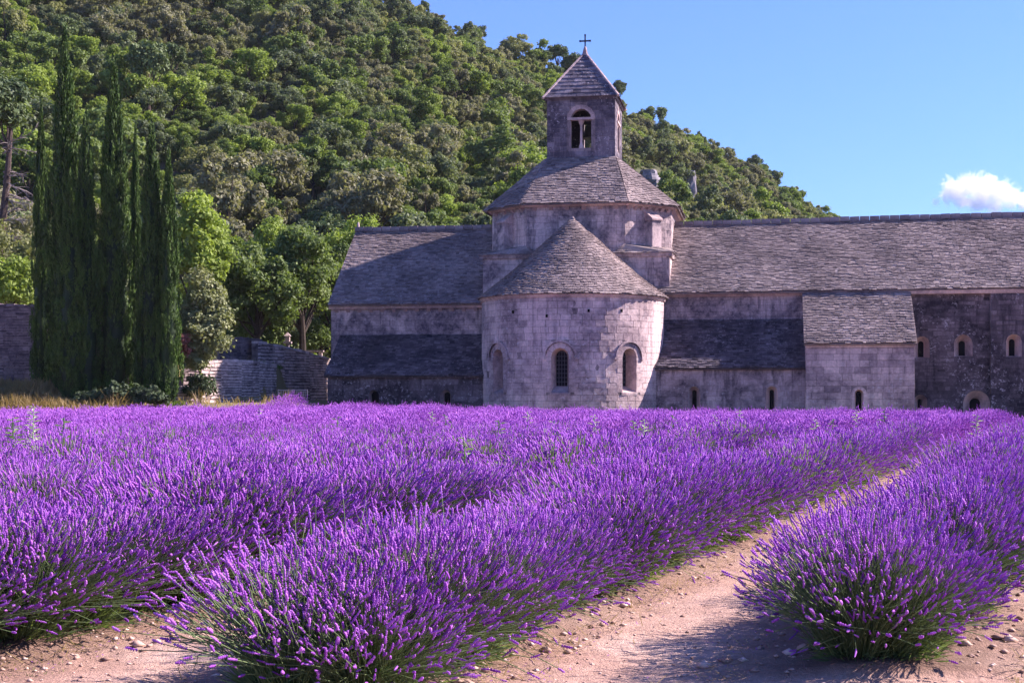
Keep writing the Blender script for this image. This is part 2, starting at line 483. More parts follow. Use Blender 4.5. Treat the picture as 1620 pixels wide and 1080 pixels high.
def stones(f, x0, x1, z0, ztop, ops=(), course=(0.24, 0.32), length=(0.35, 0.75), proud=(0.004, 0.016), gap=0.007, rnd=None, tb=0.5, ts=0.13, margin=0.0, irregular=0.0, tonef=None):
    """yields (points, faces, tone, area, centre) of every block of the wall face"""
    rnd = rnd or random
    zt = ztop if callable(ztop) else (lambda x: ztop)
    zmax = max(zt(x0), zt(x1), zt((x0 + x1) / 2))
    res = []
    z = z0
    while z < zmax - 0.05:
        h = rnd.uniform(*course); za, zb = z, z + h
        if zmax - zb < 0.1: zb = zmax
        segs = [(x0, x1)]
        for o in ops:
            if zb <= o['sill'] or za >= o['top'] + o['ring'] * 0.9: continue
            if za < o['spring']: hw = o['w'] / 2 + o['ring'] * 0.94
            else:
                rr = o['w'] / 2 + o['ring'] * 0.94; hw = math.sqrt(max(0, rr * rr - (za - o['spring']) ** 2))
            ns = []
            for a, b in segs:
                if o['xc'] + hw <= a or o['xc'] - hw >= b: ns.append((a, b)); continue
                if o['xc'] - hw > a: ns.append((a, o['xc'] - hw))
                if o['xc'] + hw < b: ns.append((o['xc'] + hw, b))
            segs = ns
        for a, b in segs:
            x = a
            first = True
            while x < b - 1e-4:
                L = rnd.uniform(*length) * (rnd.uniform(0.4, 1) if first else 1); first = False
                xe = x + L
                if b - xe < length[0] * 0.5: xe = b
                if xe - x > 0.05:
                    g2 = gap / 2
                    jz = irregular * h
                    xa, xb = x + g2, xe - g2
                    la, lb = za + g2 + rnd.uniform(0, jz), za + g2 + rnd.uniform(0, jz)
                    ha, hb = zb - g2 - rnd.uniform(0, jz), zb - g2 - rnd.uniform(0, jz)
                    ha = min(ha, zt(xa) - 0.004); hb = min(hb, zt(xb) - 0.004)
                    if ha - la > 0.04 and hb - lb > 0.04:
                        pr = rnd.uniform(*proud); c = min(0.008, (xb - xa) * 0.15)
                        tl = [rnd.uniform(-0.004, 0.004) for _ in range(4)]
                        ba = [(xa, la), (xb, lb), (xb, hb), (xa, ha)]
                        fr = [(xa + c, la + c), (xb - c, lb + c), (xb - c, hb - c), (xa + c, ha - c)]
                        pts = [f(px, pz, -0.01) for px, pz in ba] + [f(px, pz, pr + tl[i]) for i, (px, pz) in enumerate(fr)]
                        fc = [(4, 5, 6, 7), (0, 1, 5, 4), (1, 2, 6, 5), (2, 3, 7, 6), (3, 0, 4, 7)]
                        t = tb + rnd.gauss(0, ts)
                        if tonef: t += tonef((xa + xb) / 2, (la + ha) / 2)
                        res.append((pts, fc, max(0.0, min(1.0, t)), (xb - xa) * (ha - la)))
                x = xe
        z = zb
    return res

def put_stones(lst, mb):
    for pts, fc, t, _ in lst: mb.add(pts, fc, t)

def surround(mb, f, o, rnd, proud=0.02, tb=0.55, jambs=True):
    """voussoirs over the arch and jamb blocks at its sides"""
    r, q = o['w'] / 2, o['ring']
    nv = max(5, int(round(math.pi * (r + q / 2) / 0.27)))
    def blk(pts2, t):
        pr = proud + rnd.uniform(-0.006, 0.01)
        a = [f(x, z, -0.01) for x, z in pts2]; b = [f(x, z, pr) for x, z in pts2]
        mb.add(a + b, [(4, 5, 6, 7), (0, 1, 5, 4), (1, 2, 6, 5), (2, 3, 7, 6), (3, 0, 4, 7)], t)
    for i in range(nv):
        a0 = math.pi - math.pi * (i + 0.03) / nv; a1 = math.pi - math.pi * (i + 0.97) / nv
        ri, ro = r + 0.004, r + q
        P = lambda rad, a: (o['xc'] + rad * math.cos(a), o['spring'] + rad * math.sin(a))
        am = (a0 + a1) / 2
        blk([P(ri, a1), P(ro, a1), P(ro, a0), P(ri, a0)], tb + rnd.gauss(0, 0.12))
    z = o['sill'] if jambs else 1e9
    while z < o['spring'] - 0.03:
        h = rnd.uniform(0.24, 0.34); ze = min(z + h, o['spring'])
        if o['spring'] - ze < 0.12: ze = o['spring']
        for sgn in (-1, 1):
            e = rnd.uniform(0.0, 0.03)
            xa, xb = sorted((o['xc'] + sgn * (r + 0.004), o['xc'] + sgn * (r + q + e)))
            blk([(xa, z + 0.006), (xb, z + 0.006), (xb, ze - 0.006), (xa, ze - 0.006)], tb + rnd.gauss(0, 0.12))
        z = ze

def window(parent, f, o, rnd, name='window', trim=None, glass=True, label=None, ring=None):
    """pane (the part) with splayed reveal, bars, arch, hood and sill as its sub-parts"""
    trim = trim or M['trim']
    d = o['depth']; lift = o['insill'] if o['insill'] is not None else 0.12
    out = profile(o, 1.0); inn = profile(o, o['inner'], lift=lift)
    pm = MB()
    pm.add([f(x, z, -d) for x, z in inn], [tuple(range(len(inn)))], 0.5)
    pane = pm.build(name, M['glass'], parent)
    if label: pane['label'] = label
    rv = MB()
    for i in range(len(out)):
        j = (i + 1) % len(out)
        rv.quad(f(*out[i], 0.0), f(*inn[i], -d), f(*inn[j], -d), f(*out[j], 0.0), 0.75)
    rv.build('reveal', trim, pane)
    sm = MB(); surround(sm, f, o, rnd, tb=0.5); sm.build('arch_stones', ring or trim, pane)
    if o['bars']:
        bm_ = MB(); r = o['w'] / 2 * o['inner']; t = 0.012
        nb = 3 if r > 0.2 else 1
        for i in range(1, nb + 1):
            x = o['xc'] - r + 2 * r * i / (nb + 1)
            zt = o['spring'] + math.sqrt(max(0, r * r - (x - o['xc']) ** 2))
            bm_.hexa([f(x - t, o['sill'] + lift, -d + 0.005), f(x + t, o['sill'] + lift, -d + 0.005), f(x + t, o['sill'] + lift, -d + 0.03), f(x - t, o['sill'] + lift, -d + 0.03),
                      f(x - t, zt, -d + 0.005), f(x + t, zt, -d + 0.005), f(x + t, zt, -d + 0.03), f(x - t, zt, -d + 0.03)], 0.5)
        z = o['sill'] + lift + 0.2
        while z < o['top'] - 0.1:
            hw = r if z < o['spring'] else math.sqrt(max(0.0004, r * r - (z - o['spring']) ** 2))
            bm_.hexa([f(o['xc'] - hw, z - t, -d + 0.007), f(o['xc'] + hw, z - t, -d + 0.007), f(o['xc'] + hw, z - t, -d + 0.034), f(o['xc'] - hw, z - t, -d + 0.034),
                      f(o['xc'] - hw, z + t, -d + 0.007), f(o['xc'] + hw, z + t, -d + 0.007), f(o['xc'] + hw, z + t, -d + 0.034), f(o['xc'] - hw, z + t, -d + 0.034)], 0.5)
            z += 0.2
        bm_.build('glazing_bars', M['lead'], pane)
    if o['hood']:
        hm = MB(); ri, ro = o['w'] / 2 + o['ring'] + 0.02, o['w'] / 2 + o['ring'] + 0.13
        n = 20
        for i in range(n):
            a0 = math.pi * (1 - i / n); a1 = math.pi * (1 - (i + 1) / n)
            P = lambda rad, a: (o['xc'] + rad * math.cos(a), o['spring'] + rad * math.sin(a))
            q = [P(ri, a1), P(ro, a1), P(ro, a0), P(ri, a0)]
            hm.add([f(x, z, -0.01) for x, z in q] + [f(x, z, 0.11) for x, z in q], [(4, 5, 6, 7), (0, 1, 5, 4), (2, 3, 7, 6)] + ([(3, 0, 4, 7)] if i == 0 else []) + ([(1, 2, 6, 5)]), 0.35)
        for sgn in (-1, 1):
            xa, xb = sorted((o['xc'] + sgn * ri, o['xc'] + sgn * (ro + 0.08)))
            hm.hexa([f(xa, o['spring'] - 0.12, -0.01), f(xb, o['spring'] - 0.12, -0.01), f(xb, o['spring'] - 0.12, 0.13), f(xa, o['spring'] - 0.12, 0.13),
                     f(xa, o['spring'] - 0.003, -0.01), f(xb, o['spring'] - 0.003, -0.01), f(xb, o['spring'] - 0.003, 0.13), f(xa, o['spring'] - 0.003, 0.13)], 0.45)
        hm.build('hood_mould', M['apse'], pane)
        sl = MB(); r = o['w'] / 2 + 0.06
        sl.hexa([f(o['xc'] - r, o['sill'] - 0.14, -0.01), f(o['xc'] + r, o['sill'] - 0.14, -0.01), f(o['xc'] + r, o['sill'] - 0.14, 0.05), f(o['xc'] - r, o['sill'] - 0.14, 0.05),
                 f(o['xc'] - r, o['sill'] + 0.01, -0.01), f(o['xc'] + r, o['sill'] + 0.01, -0.01), f(o['xc'] + r, o['sill'] - 0.02, 0.05), f(o['xc'] - r, o['sill'] - 0.02, 0.05)], 0.4)
        sl.build('sill', M['apse'], pane)
    return pane

def wall(parent, name, f, x0, x1, z0, ztop, mat, ops=(), label=None, rnd=None, step=50.0, back=None, **kw):
    rnd = rnd or random.Random(hash((name, round(x0, 2), round(z0, 2))) & 0xffff)
    b = MB(); backing(b, f, x0, x1, z0, ztop, ops, step)
    wl = b.build(name, back or (M['dark'] if mat == M['dark'] else M['mortar']), parent, label=label)
    st = MB(); put_stones(stones(f, x0, x1, z0, ztop, ops, rnd=rnd, **kw), st)
    st.build('stonework', mat, wl, kind='stuff')
    return wl

# roof slates -----------------------------------------------------------
def slate_surface(mb, Sf, wid, rows, rnd, wr=(0.13, 0.33), th=0.038, overlap=1.4, tb=0.5):
    """Sf(s, t) -> (point, normal); wid(t) = width in metres"""
    for i in range(rows):
        t0 = i / rows; W = wid(t0)
        if W < 0.12: continue
        x = 0.0; first = True
        while x < W - 1e-3:
            L = rnd.uniform(*wr) * (rnd.uniform(0.3, 1) if first else 1); first = False
            xe = x + L
            if W - xe < 0.12: xe = W
            s0, s1 = x / W, xe / W
            gp = 0.006 / W
            j0 = rnd.uniform(-0.2, 0.14) * (1.0 if i else 2.2) / rows; j1 = j0 + rnd.uniform(-0.05, 0.05) / rows
            lift = rnd.uniform(-0.010, 0.018)
            t1 = min(1.0, (i + overlap) / rows)
            P = []
            for s_, t_, h in ((s0 + gp, max(0, t0 + j0) if i else t0 + j0, th + 0.012 + lift), (s1 - gp, max(0, t0 + j1) if i else t0 + j1, th + 0.012 + lift + rnd.uniform(-0.008, 0.008)), (s1 - gp, t1, 0.006), (s0 + gp, t1, 0.006)):
                p, n = Sf(s_, t_)
                P.append(p + n * h); P.append(p + n * (h - th - 0.004))
            tn = max(0, min(1, rnd.gauss(tb, 0.2)))
            # order: 0 ll-top 1 ll-bot 2 lr-top 3 lr-bot 4 ur-top 5 ur-bot 6 ul-top 7 ul-bot
            mb.add(P, [(0, 2, 4, 6), (1, 3, 2, 0), (3, 5, 4, 2), (7, 1, 0, 6)], tn)
            x = xe

def quad_roof(parent, name, EL, ER, RL, RR, rnd, label=None, expo=0.128, sag=0.0, thick=0.1, mat=None):
    mat = mat or M['tile']
    EL, ER, RL, RR = map(Vector, (EL, ER, RL, RR))
    n = (ER - EL).cross(((RL + RR) / 2) - ((EL + ER) / 2)).normalized()
    if n.z < 0: n = -n
    b = MB()
    dn = n * -thick
    b.hexa([EL + dn, ER + dn, RR + dn, RL + dn, EL - n * 0.002, ER - n * 0.002, RR - n * 0.002, RL - n * 0.002], 0.4)
    rf = b.build(name, mat, parent, label=label)
    ln = (((RL + RR) / 2) - ((EL + ER) / 2)).length
    def Sf(s, t):
        A = EL.lerp(RL, t); B = ER.lerp(RR, t)
        p = A.lerp(B, s)
        wob = noise.noise(Vector((p.x * 0.5, p.y * 0.5, p.z * 0.5))) * 0.03 + 0.025
        return p + n * (wob + 0.02), n
    tm = MB()
    slate_surface(tm, Sf, lambda t: (EL.lerp(RL, t) - ER.lerp(RR, t)).length, max(1, int(ln / expo)), rnd)
    tm.build('slates', mat, rf, kind='stuff')
    return rf

RIDGE = MB(); RIDGE.hexa([(-0.24, -0.17, -0.10), (0.24, -0.17, -0.10), (0.24, 0.17, -0.10), (-0.24, 0.17, -0.10), (-0.235, -0.10, 0.16), (0.235, -0.10, 0.16), (0.235, 0.10, 0.16), (-0.235, 0.10, 0.16)], 0.45)
ridge_me = [RIDGE.mesh('ridge_stone', M['tile'])]
for tt in (0.25, 0.62):
    q = MB(); q.v = list(RIDGE.v); q.f = list(RIDGE.f); q.t = [tt] * len(RIDGE.f); q.m = list(RIDGE.m); ridge_me.append(q.mesh('ridge_stone', M['tile']))
def ridge_line(parent, A, B, rnd, pitch=0.5):
    A, B = Vector(A), Vector(B); d = B - A; L = d.length; n = int(L / pitch)
    for i in range(n):
        o = link('ridge_stone', rnd.choice(ridge_me), parent)
        o.location = A + d * ((i + 0.5) / n) + Vector((0, rnd.uniform(-0.02, 0.02), rnd.uniform(-0.015, 0.02)))
        o.rotation_euler = (0, math.atan2(-(d.z), math.hypot(d.x, d.y)) + rnd.uniform(-0.03, 0.03), math.atan2(d.y, d.x) + rnd.uniform(-0.03, 0.03))
        o.scale.x = L / n / 0.5 * 0.99
CORB = MB(); CORB.hexa([(-0.09, 0.05, -0.24), (0.09, 0.05, -0.24), (0.09, 0.1, -0.24), (-0.09, 0.1, -0.24), (-0.09, -0.20, 0), (0.09, -0.20, 0), (0.09, 0.1, 0), (-0.09, 0.1, 0)], 0.6)
corb_me = CORB.mesh('corbel', M['trim'])
def corbels(parent, p0, p1, z, pitch=0.6):
    f, L = planar(p0, p1); n = max(1, int(L / pitch))
    ang = math.atan2(p1[1] - p0[1], p1[0] - p0[0])
    for i in range(n):
        o = link('corbel', corb_me, parent); o.location = f((i + 0.5) * L / n, z, 0.0); o.rotation_euler = (0, 0, ang)
def band(mb, f, x0, x1, z0, z1, d0, d1, tone=0.6, step=50.0):
    k = max(1, int(math.ceil((x1 - x0) / step)))
    for i in range(k):
        a = x0 + (x1 - x0) * i / k; b = x0 + (x1 - x0) * (i + 1) / k
        a2, b2 = (a, b)
        mb.add([f(a2, z0, -0.02), f(b2, z0, -0.02), f(b2, z0, d0), f(a2, z0, d0), f(a2, z1, -0.02), f(b2, z1, -0.02), f(b2, z1, d1), f(a2, z1, d1)],
               [(3, 2, 1, 0), (4, 5, 6, 7), (2, 3, 7, 6)] + ([(0, 4, 7, 3)] if i == 0 else []) + ([(1, 2, 6, 5)] if i == k - 1 else []), tone)

# ------------------------------------------------------------------ the abbey church
abbey = empty('abbey_church', (X0, Y0, 0), -TH)
tag(abbey, 'old Romanesque abbey church with round apse, octagonal crossing and square bell tower', 'church')
YW, YA, YR = 1.0, -1.5, 5.7         # main wall, low aisle front, ridge (local y)
RA = 4.52
rn = random.Random(11)

# apse ---------------------------------------------------------------
fA = cyl(0, 0, RA)
ZA = EYE + (HOR - 477) / F * 67.2 + 0.20       # wall top
zc = lambda v, Y=66.9: EYE + (HOR - v) / F * Y
ops = []
for deg, s_, t_ in ((0, 620.5, 551), (44, 619, 551), (-45, 620.5, 551)):
    ops.append(op(RA * R(deg), 0.84, zc(620.5), zc(550.5), depth=0.62, inner=0.74, ring=0.26, hood=True, insill=0.30))
xa = RA * R(101)
b = MB(); backing(b, fA, -xa, xa, -1.2, ZA, ops, 0.16)
apse = b.build('apse_wall', M['mortar'], abbey)
def apse_tone(x, z):
    return 0.12 * math.sin(x * 0.9 + 1.0) - 0.10 * math.exp(-((z - 2.2) / 1.2) ** 2) * math.exp(-((x - 0.8) / 1.6) ** 2)
lst = stones(fA, -xa, xa, -1.2, ZA, ops, course=(0.26, 0.34), length=(0.38, 0.78), proud=(0.014, 0.020), gap=0.004, rnd=rn, tb=0.58, ts=0.12, tonef=apse_tone)
# the biggest visible blocks are stones of their own, the others one mesh
vis = [q for q in lst if q[0][0][2] > 0.35 and q[0][0][1] < 0.3]
vis.sort(key=lambda q: -q[3])
own = set(id(q) for q in vis[:295])
rest = MB()
for q in lst:
    if id(q) in own:
        m_ = MB(); m_.add(q[0], q[1], q[2]); m_.build('stone', M['apse'], apse)
    else: rest.add(q[0], q[1], q[2])
rest.build('small_stones', M['apse'], apse, kind='stuff')
for o in ops: window(abbey, fA, o, rn, trim=M['trim'], ring=M['apse'])
cn = MB(); band(cn, fA, -xa, xa, ZA - 0.02, ZA + 0.14, 0.07, 0.16, 0.75, 0.2); cn.build('apse_cornice', M['trim'], abbey)
# putlog holes: solid near-black blocks, the shade inside put into the colour
for deg, v in ((-31, 492), (17, 492), (38, 491), (-8, 500)):
    h = MB(); x = RA * R(deg); z = zc(v)
    h.hexa([fA(x - 0.05, z - 0.07, 0.0), fA(x + 0.05, z - 0.07, 0.0), fA(x + 0.05, z - 0.07, 0.045), fA(x - 0.05, z - 0.07, 0.045), fA(x - 0.05, z + 0.07, 0.0), fA(x + 0.05, z + 0.07, 0.0), fA(x + 0.05, z + 0.07, 0.045), fA(x - 0.05, z + 0.07, 0.045)], 0.5)
    h.build('putlog_hole_shade', M['glass'], abbey)
# cone roof
RE, ZE = RA + 0.19, ZA + 0.13
ZP = EYE + (HOR - 346) / F * 71.0
def cone_r(t): return RE * (1 - t) ** 1.0 * (1 - 0.05 * math.sin(math.pi * t)) + 0.02
def cone_z(t): return ZE + (ZP - ZE) * t
A0, A1 = R(-118), R(118)
def Scone(s, t):
    a = A0 + (A1 - A0) * s; r = cone_r(max(0, min(1, t))) + (RE * -t if t < 0 else 0)
    p = Vector((r * math.sin(a), -r * math.cos(a), cone_z(t)))
    k = (ZP - ZE); n = Vector((math.sin(a) * k, -math.cos(a) * k, RE)).normalized()
    return p + n * (0.02 + noise.noise(Vector((p.x * 0.7, p.y * 0.7, p.z * 0.7))) * 0.035), n
cb = MB()
N = 64
for i in range(N):
    for j in range(8):
        q = []
        for aa_, t_ in ((i, j), (i + 1, j), (i + 1, j + 1), (i, j + 1)):
            a = A0 + (A1 - A0) * aa_ / N; t = t_ / 8; q.append((cone_r(t) * math.sin(a), -cone_r(t) * math.cos(a), cone_z(t)))
        cb.quad(*q, 0.4)
    a, a2 = A0 + (A1 - A0) * i / N, A0 + (A1 - A0) * (i + 1) / N
    cb.quad((RA * math.sin(a), -RA * math.cos(a), ZE - 0.01), (RA * math.sin(a2), -RA * math.cos(a2), ZE - 0.01), (RE * math.sin(a2), -RE * math.cos(a2), ZE - 0.012), (RE * math.sin(a), -RE * math.cos(a), ZE - 0.012), 0.4)
arf = cb.build('apse_roof', M['tile'], abbey)
tm = MB(); slate_surface(tm, Scone, lambda t: (A1 - A0) * cone_r(t), 46, rn, wr=(0.11, 0.26), th=0.045)
tm.build('slates', M['tile'], arf, kind='stuff')
fn = MB(); fn.tube([(0, 0, ZP - 0.25), (0, 0, ZP + 0.02), (0, 0, ZP + 0.12)], [0.22, 0.10, 0.03], 8, 0.5); fn.build('finial', M['tile'], arf)

# transept, left -------------------------------------------------------
xl, _ = inv(524, 500, YW)
z_el = EYE + (HOR - 487) / F * 73.9; z_er = 6.08
fW, _ = planar((xl, YW), (xl + 100, YW))
wall(abbey, 'transept_wall', fW, 0.0, -3.8 - xl, -1.2, z_el + 0.1, M['lantern'], rnd=rn, tb=0.5, course=(0.24, 0.3), label='mauve-stained upper wall under the left roof')
cn = MB(); band(cn, fW, -0.08, -3.9 - xl, z_el - 0.05, z_el + 0.12, 0.16, 0.26, 0.7); cn.build('eaves_cornice', M['trim'], abbey)
corbels(abbey, (xl, YW), (-3.6, YW), z_el - 0.05, 0.58)
z_rl = EYE + (HOR - 366) / F * 78.5
xe_l = inv(519, 487, YW - 0.3)[0]
quad_roof(abbey, 'transept_roof', (xe_l, YW - 0.32, z_el + 0.13), (-3.6, YW - 0.32, z_el + 0.13), (xe_l + 0.05, YR, z_rl), (-3.6, YR, z_rl), rn, label='left roof half in the tower\'s shadow', sag=0.06)
quad_roof(abbey, 'rear_roof', (-3.6, 2 * YR - YW + 0.3, z_el + 0.13), (xe_l, 2 * YR - YW + 0.3, z_el + 0.13), (-3.6, YR, z_rl - 0.01), (xe_l, YR, z_rl - 0.01), rn, expo=0.5)
ridge_line(abbey, (xe_l, YR, z_rl + 0.1), (-4.7, YR, z_rl + 0.08), rn)
fG, LG = planar((xl, 2 * YR - YW), (xl, YW))
def gable(x): return z_el + (z_rl - z_el) * (1 - abs(x - LG / 2) / (LG / 2)) - 0.08
wall(abbey, 'gable_wall', fG, 0.0, LG, -1.0, gable, M['wall'], rnd=rn, step=LG / 2)
gc = MB(); gc.tube([(xl + 0.1, YR, z_rl + 0.1), (xl + 0.1, YR, z_rl + 0.45), (xl + 0.1, YR, z_rl + 0.55)], [0.09, 0.07, 0.02], 8, 0.9)
gc.build('gable_finial', M['trim'], abbey)

# low aisle, left
xal, _ = inv(518, 610, YA)
z_ale = EYE + (HOR - 596) / F * 71.6
z_alt = EYE + (HOR - 530) / F * 73.2
fL, _ = planar((xal, YA), (xal + 100, YA))
o1 = op(inv(591, 620, YA)[0] - xal, 0.55, 0.35, EYE + (HOR - 616.5) / F * 71.0, depth=0.4, inner=0.75, ring=0.16, bars=False)
o2 = op(inv(705, 620, YA)[0] - xal, 0.55, 0.35, EYE + (HOR - 616.5) / F * 70.6, depth=0.4, inner=0.55, ring=0.16, bars=False)
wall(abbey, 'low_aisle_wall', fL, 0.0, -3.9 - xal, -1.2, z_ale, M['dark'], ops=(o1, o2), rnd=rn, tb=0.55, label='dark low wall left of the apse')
for o in (o1, o2): window(abbey, fL, o, rn, trim=M['wall'], ring=M['dark'])
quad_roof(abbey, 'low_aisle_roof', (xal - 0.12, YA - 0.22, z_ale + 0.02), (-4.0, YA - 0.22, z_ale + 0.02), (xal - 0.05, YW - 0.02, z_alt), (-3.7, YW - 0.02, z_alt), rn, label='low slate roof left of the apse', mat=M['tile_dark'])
sd_ = MB(); sd_.add([(xal, YA, -1.2), (xal, YW, -1.2), (xal, YW, z_alt - 0.1), (xal, YA, z_ale - 0.08)], [(0, 1, 2, 3)], 0.4); sd_.build('aisle_end_wall', M['wall'], abbey)

# right range -------------------------------------------------------------
XR_END = 30.0
zer = 6.10; zrr = 10.22
fR, _ = planar((0, YW), (100, YW))
xan0, xan1 = inv(1275, 560, -2.2)[0], inv(1447, 560, -2.2)[0]
wall(abbey, 'nave_wall', fR, 3.8, xan0 + 0.3, 1.0, zer, M['lantern'], rnd=rn, tb=0.5, label='pale upper wall right of the apse')
def wz(v, Y=67.8): return EYE + (HOR - v) / F * Y
def wx(u, y=YW): return inv(u, 600, y)[0]
up1 = op(wx(1458.5), 0.72, wz(565), wz(530), depth=0.55, inner=0.36, ring=0.14, bars=False, insill=0.05)
up2 = op(wx(1524.0), 0.86, wz(563), wz(528), depth=0.55, inner=0.34, ring=0.14, bars=False, insill=0.05)
lo1 = op(wx(1456.5), 0.62, wz(652), wz(624), depth=0.5, inner=0.3, ring=0.12, bars=False, insill=0.2)
lo2 = op(wx(1545.0), 1.25, wz(664), wz(617.5), depth=0.6, inner=0.40, ring=0.14, bars=False, insill=0.12)
xp = wx(1566)
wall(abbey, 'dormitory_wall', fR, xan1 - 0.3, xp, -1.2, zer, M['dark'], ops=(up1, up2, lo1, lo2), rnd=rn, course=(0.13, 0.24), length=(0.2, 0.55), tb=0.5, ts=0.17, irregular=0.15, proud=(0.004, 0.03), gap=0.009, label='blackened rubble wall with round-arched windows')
for o in (up1, up2, lo1, lo2): window(abbey, fR, o, rn, trim=M['trim'], ring=M['dark'])
fP, _ = planar((0, YW - 0.28), (100, YW - 0.28))
up3 = op(wx(1604.0, YW - 0.28), 0.72, wz(564), wz(528), depth=0.6, inner=0.36, ring=0.14, bars=False, insill=0.05)
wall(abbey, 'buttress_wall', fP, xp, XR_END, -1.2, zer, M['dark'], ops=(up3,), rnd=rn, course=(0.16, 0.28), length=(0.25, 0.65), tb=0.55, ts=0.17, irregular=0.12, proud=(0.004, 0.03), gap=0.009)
window(abbey, fP, up3, rn, trim=M['trim'], ring=M['dark'])
sd_ = MB(); sd_.quad((xp, YW, -1.2), (xp, YW - 0.28, -1.2), (xp, YW - 0.28, zer), (xp, YW, zer), 0.4); sd_.build('buttress_side', M['wall'], abbey)
cn = MB(); band(cn, fR, 3.8, xan0, zer - 0.06, zer + 0.12, 0.10, 0.2, 0.5); band(cn, fR, xan1, XR_END, zer - 0.06, zer + 0.12, 0.32, 0.40, 0.75); cn.build('eaves_cornice', M['trim'], abbey)
quad_roof(abbey, 'nave_roof', (3.4, YW - 0.42, zer + 0.10), (XR_END, YW - 0.42, zer + 0.16), (3.4, YR, zrr - 0.12), (XR_END, YR, zrr + 0.08), rn, label='long grey slate roof right of the crossing tower', sag=0.10)
quad_roof(abbey, 'rear_roof', (XR_END, 2 * YR - YW + 0.3, zer + 0.13), (3.4, 2 * YR - YW + 0.3, zer + 0.13), (XR_END, YR, zrr + 0.07), (3.4, YR, zrr - 0.13), rn, expo=0.6)
ridge_line(abbey, (4.7, YR, zrr - 0.02), (XR_END, YR, zrr + 0.18), rn)
fB, _ = planar((XR_END, 2 * YR - YW), (xl, 2 * YR - YW))
bw = MB(); backing(bw, fB, 0, XR_END - xl, -1, 5.9, ()); bw.quad((XR_END, YW, -1), (XR_END, 2 * YR - YW, -1), (XR_END, 2 * YR - YW, 5.9), (XR_END, YW, 5.9)); bw.add([(XR_END, YW, 5.9), (XR_END, 2 * YR - YW, 5.9), (XR_END, YR, 10.1)], [(0, 1, 2)])
bw.build('rear_wall', M['wall'], abbey)

# low aisle, right
z_are = EYE + (HOR - 584) / F * 69.0; z_art = EYE + (HOR - 507) / F * 70.8
fR2, _ = planar((0, YA), (100, YA))
o3 = op(inv(1098, 620, YA)[0], 0.56, 0.2, EYE + (HOR - 611) / F * 68.9, depth=0.45, inner=0.36, ring=0.15, bars=False, insill=0.25)
o4 = op(inv(1221, 620, YA)[0], 0.56, 0.2, EYE + (HOR - 610.5) / F * 68.3, depth=0.45, inner=0.36, ring=0.15, bars=False, insill=0.25)
wall(abbey, 'low_aisle_wall', fR2, 3.9, xan0 + 0.2, -1.2, z_are, M['wall'], ops=(o3, o4), rnd=rn, tb=0.5, label='streaked low wall right of the apse')
for o in (o3, o4): window(abbey, fR2, o, rn, trim=M['trim'], ring=M['wall'])
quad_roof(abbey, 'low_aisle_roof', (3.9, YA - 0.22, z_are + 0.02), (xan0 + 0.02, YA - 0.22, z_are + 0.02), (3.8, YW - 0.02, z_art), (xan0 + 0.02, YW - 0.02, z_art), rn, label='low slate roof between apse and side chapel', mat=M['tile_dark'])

# crossing ------------------------------------------------------------------
CX, CY_ = 0.0, YR
HB = 4.75
zb_ = EYE + (HOR - 408) / F * 72.3
for (p0, p1) in (((CX - HB, CY_ - HB), (CX + HB, CY_ - HB)), ((CX + HB, CY_ - HB), (CX + HB, CY_ + HB)), ((CX + HB, CY_ + HB), (CX - HB, CY_ + HB)), ((CX - HB, CY_ + HB), (CX - HB, CY_ - HB))):
    f, L = planar(p0, p1)
    wall(abbey, 'crossing_base', f, 0, L, 5.0, zb_, M['lantern'], rnd=rn, tb=0.6, course=(0.28, 0.34))
    cn = MB(); band(cn, f, -0.16, L + 0.16, zb_ - 0.02, zb_ + 0.14, 0.10, 0.18, 0.45); cn.build('base_cornice', M['lantern'], abbey)
a8, w8 = 2.50, 4.68
OCT = [(-a8, -w8), (a8, -w8), (w8, -a8), (w8, a8), (a8, w8), (-a8, w8), (-w8, a8), (-w8, -a8)]
# small slate slopes that cover the corners of the square base
for sx, sy in ((-1, -1), (1, -1), (1, 1), (-1, 1)):
    P1 = Vector((CX + sx * (HB + 0.2), CY_ + sy * (a8 - 0.6), zb_ + 0.14)); P2 = Vector((CX + sx * (HB + 0.2), CY_ + sy * (HB + 0.2), zb_ + 0.14)); P3 = Vector((CX + sx * (a8 - 0.6), CY_ + sy * (HB + 0.2), zb_ + 0.14))
    Q1 = Vector((CX + sx * w8, CY_ + sy * a8, zb_ + 0.62)); Q2 = Vector((CX + sx * (w8 + a8) / 2, CY_ + sy * (w8 + a8) / 2, zb_ + 0.62)); Q3 = Vector((CX + sx * a8, CY_ + sy * w8, zb_ + 0.62))
    cm = MB(); cm.add([P1, P2, Q2, Q1], [(0, 1, 2, 3)], 0.4); cm.add([P2, P3, Q3, Q2], [(0, 1, 2, 3)], 0.55); cm.add([P1, P2, P3, Q1], [(0, 1, 2)], 0.4)
    cr = cm.build('corner_roof', M['tile'], abbey)
    for (e0, e1, r0, r1) in ((P1, P2, Q1, Q2), (P2, P3, Q2, Q3)):
        n = (e1 - e0).cross((r0 + r1) / 2 - (e0 + e1) / 2).normalized()
        if n.z < 0: n = -n
        tm = MB(); slate_surface(tm, lambda s, t, e0=e0, e1=e1, r0=r0, r1=r1, n=n: (e0.lerp(r0, t).lerp(e1.lerp(r1, t), s) + n * 0.02, n), lambda t, e0=e0, e1=e1, r0=r0, r1=r1: (e0.lerp(r0, t) - e1.lerp(r1, t)).length, 5, rn)
        tm.build('slates', M['tile'], cr, kind='stuff')
zo = EYE + (HOR - 326) / F * 72.0
pts8 = [(CX + x, CY_ + y) for x, y in OCT]
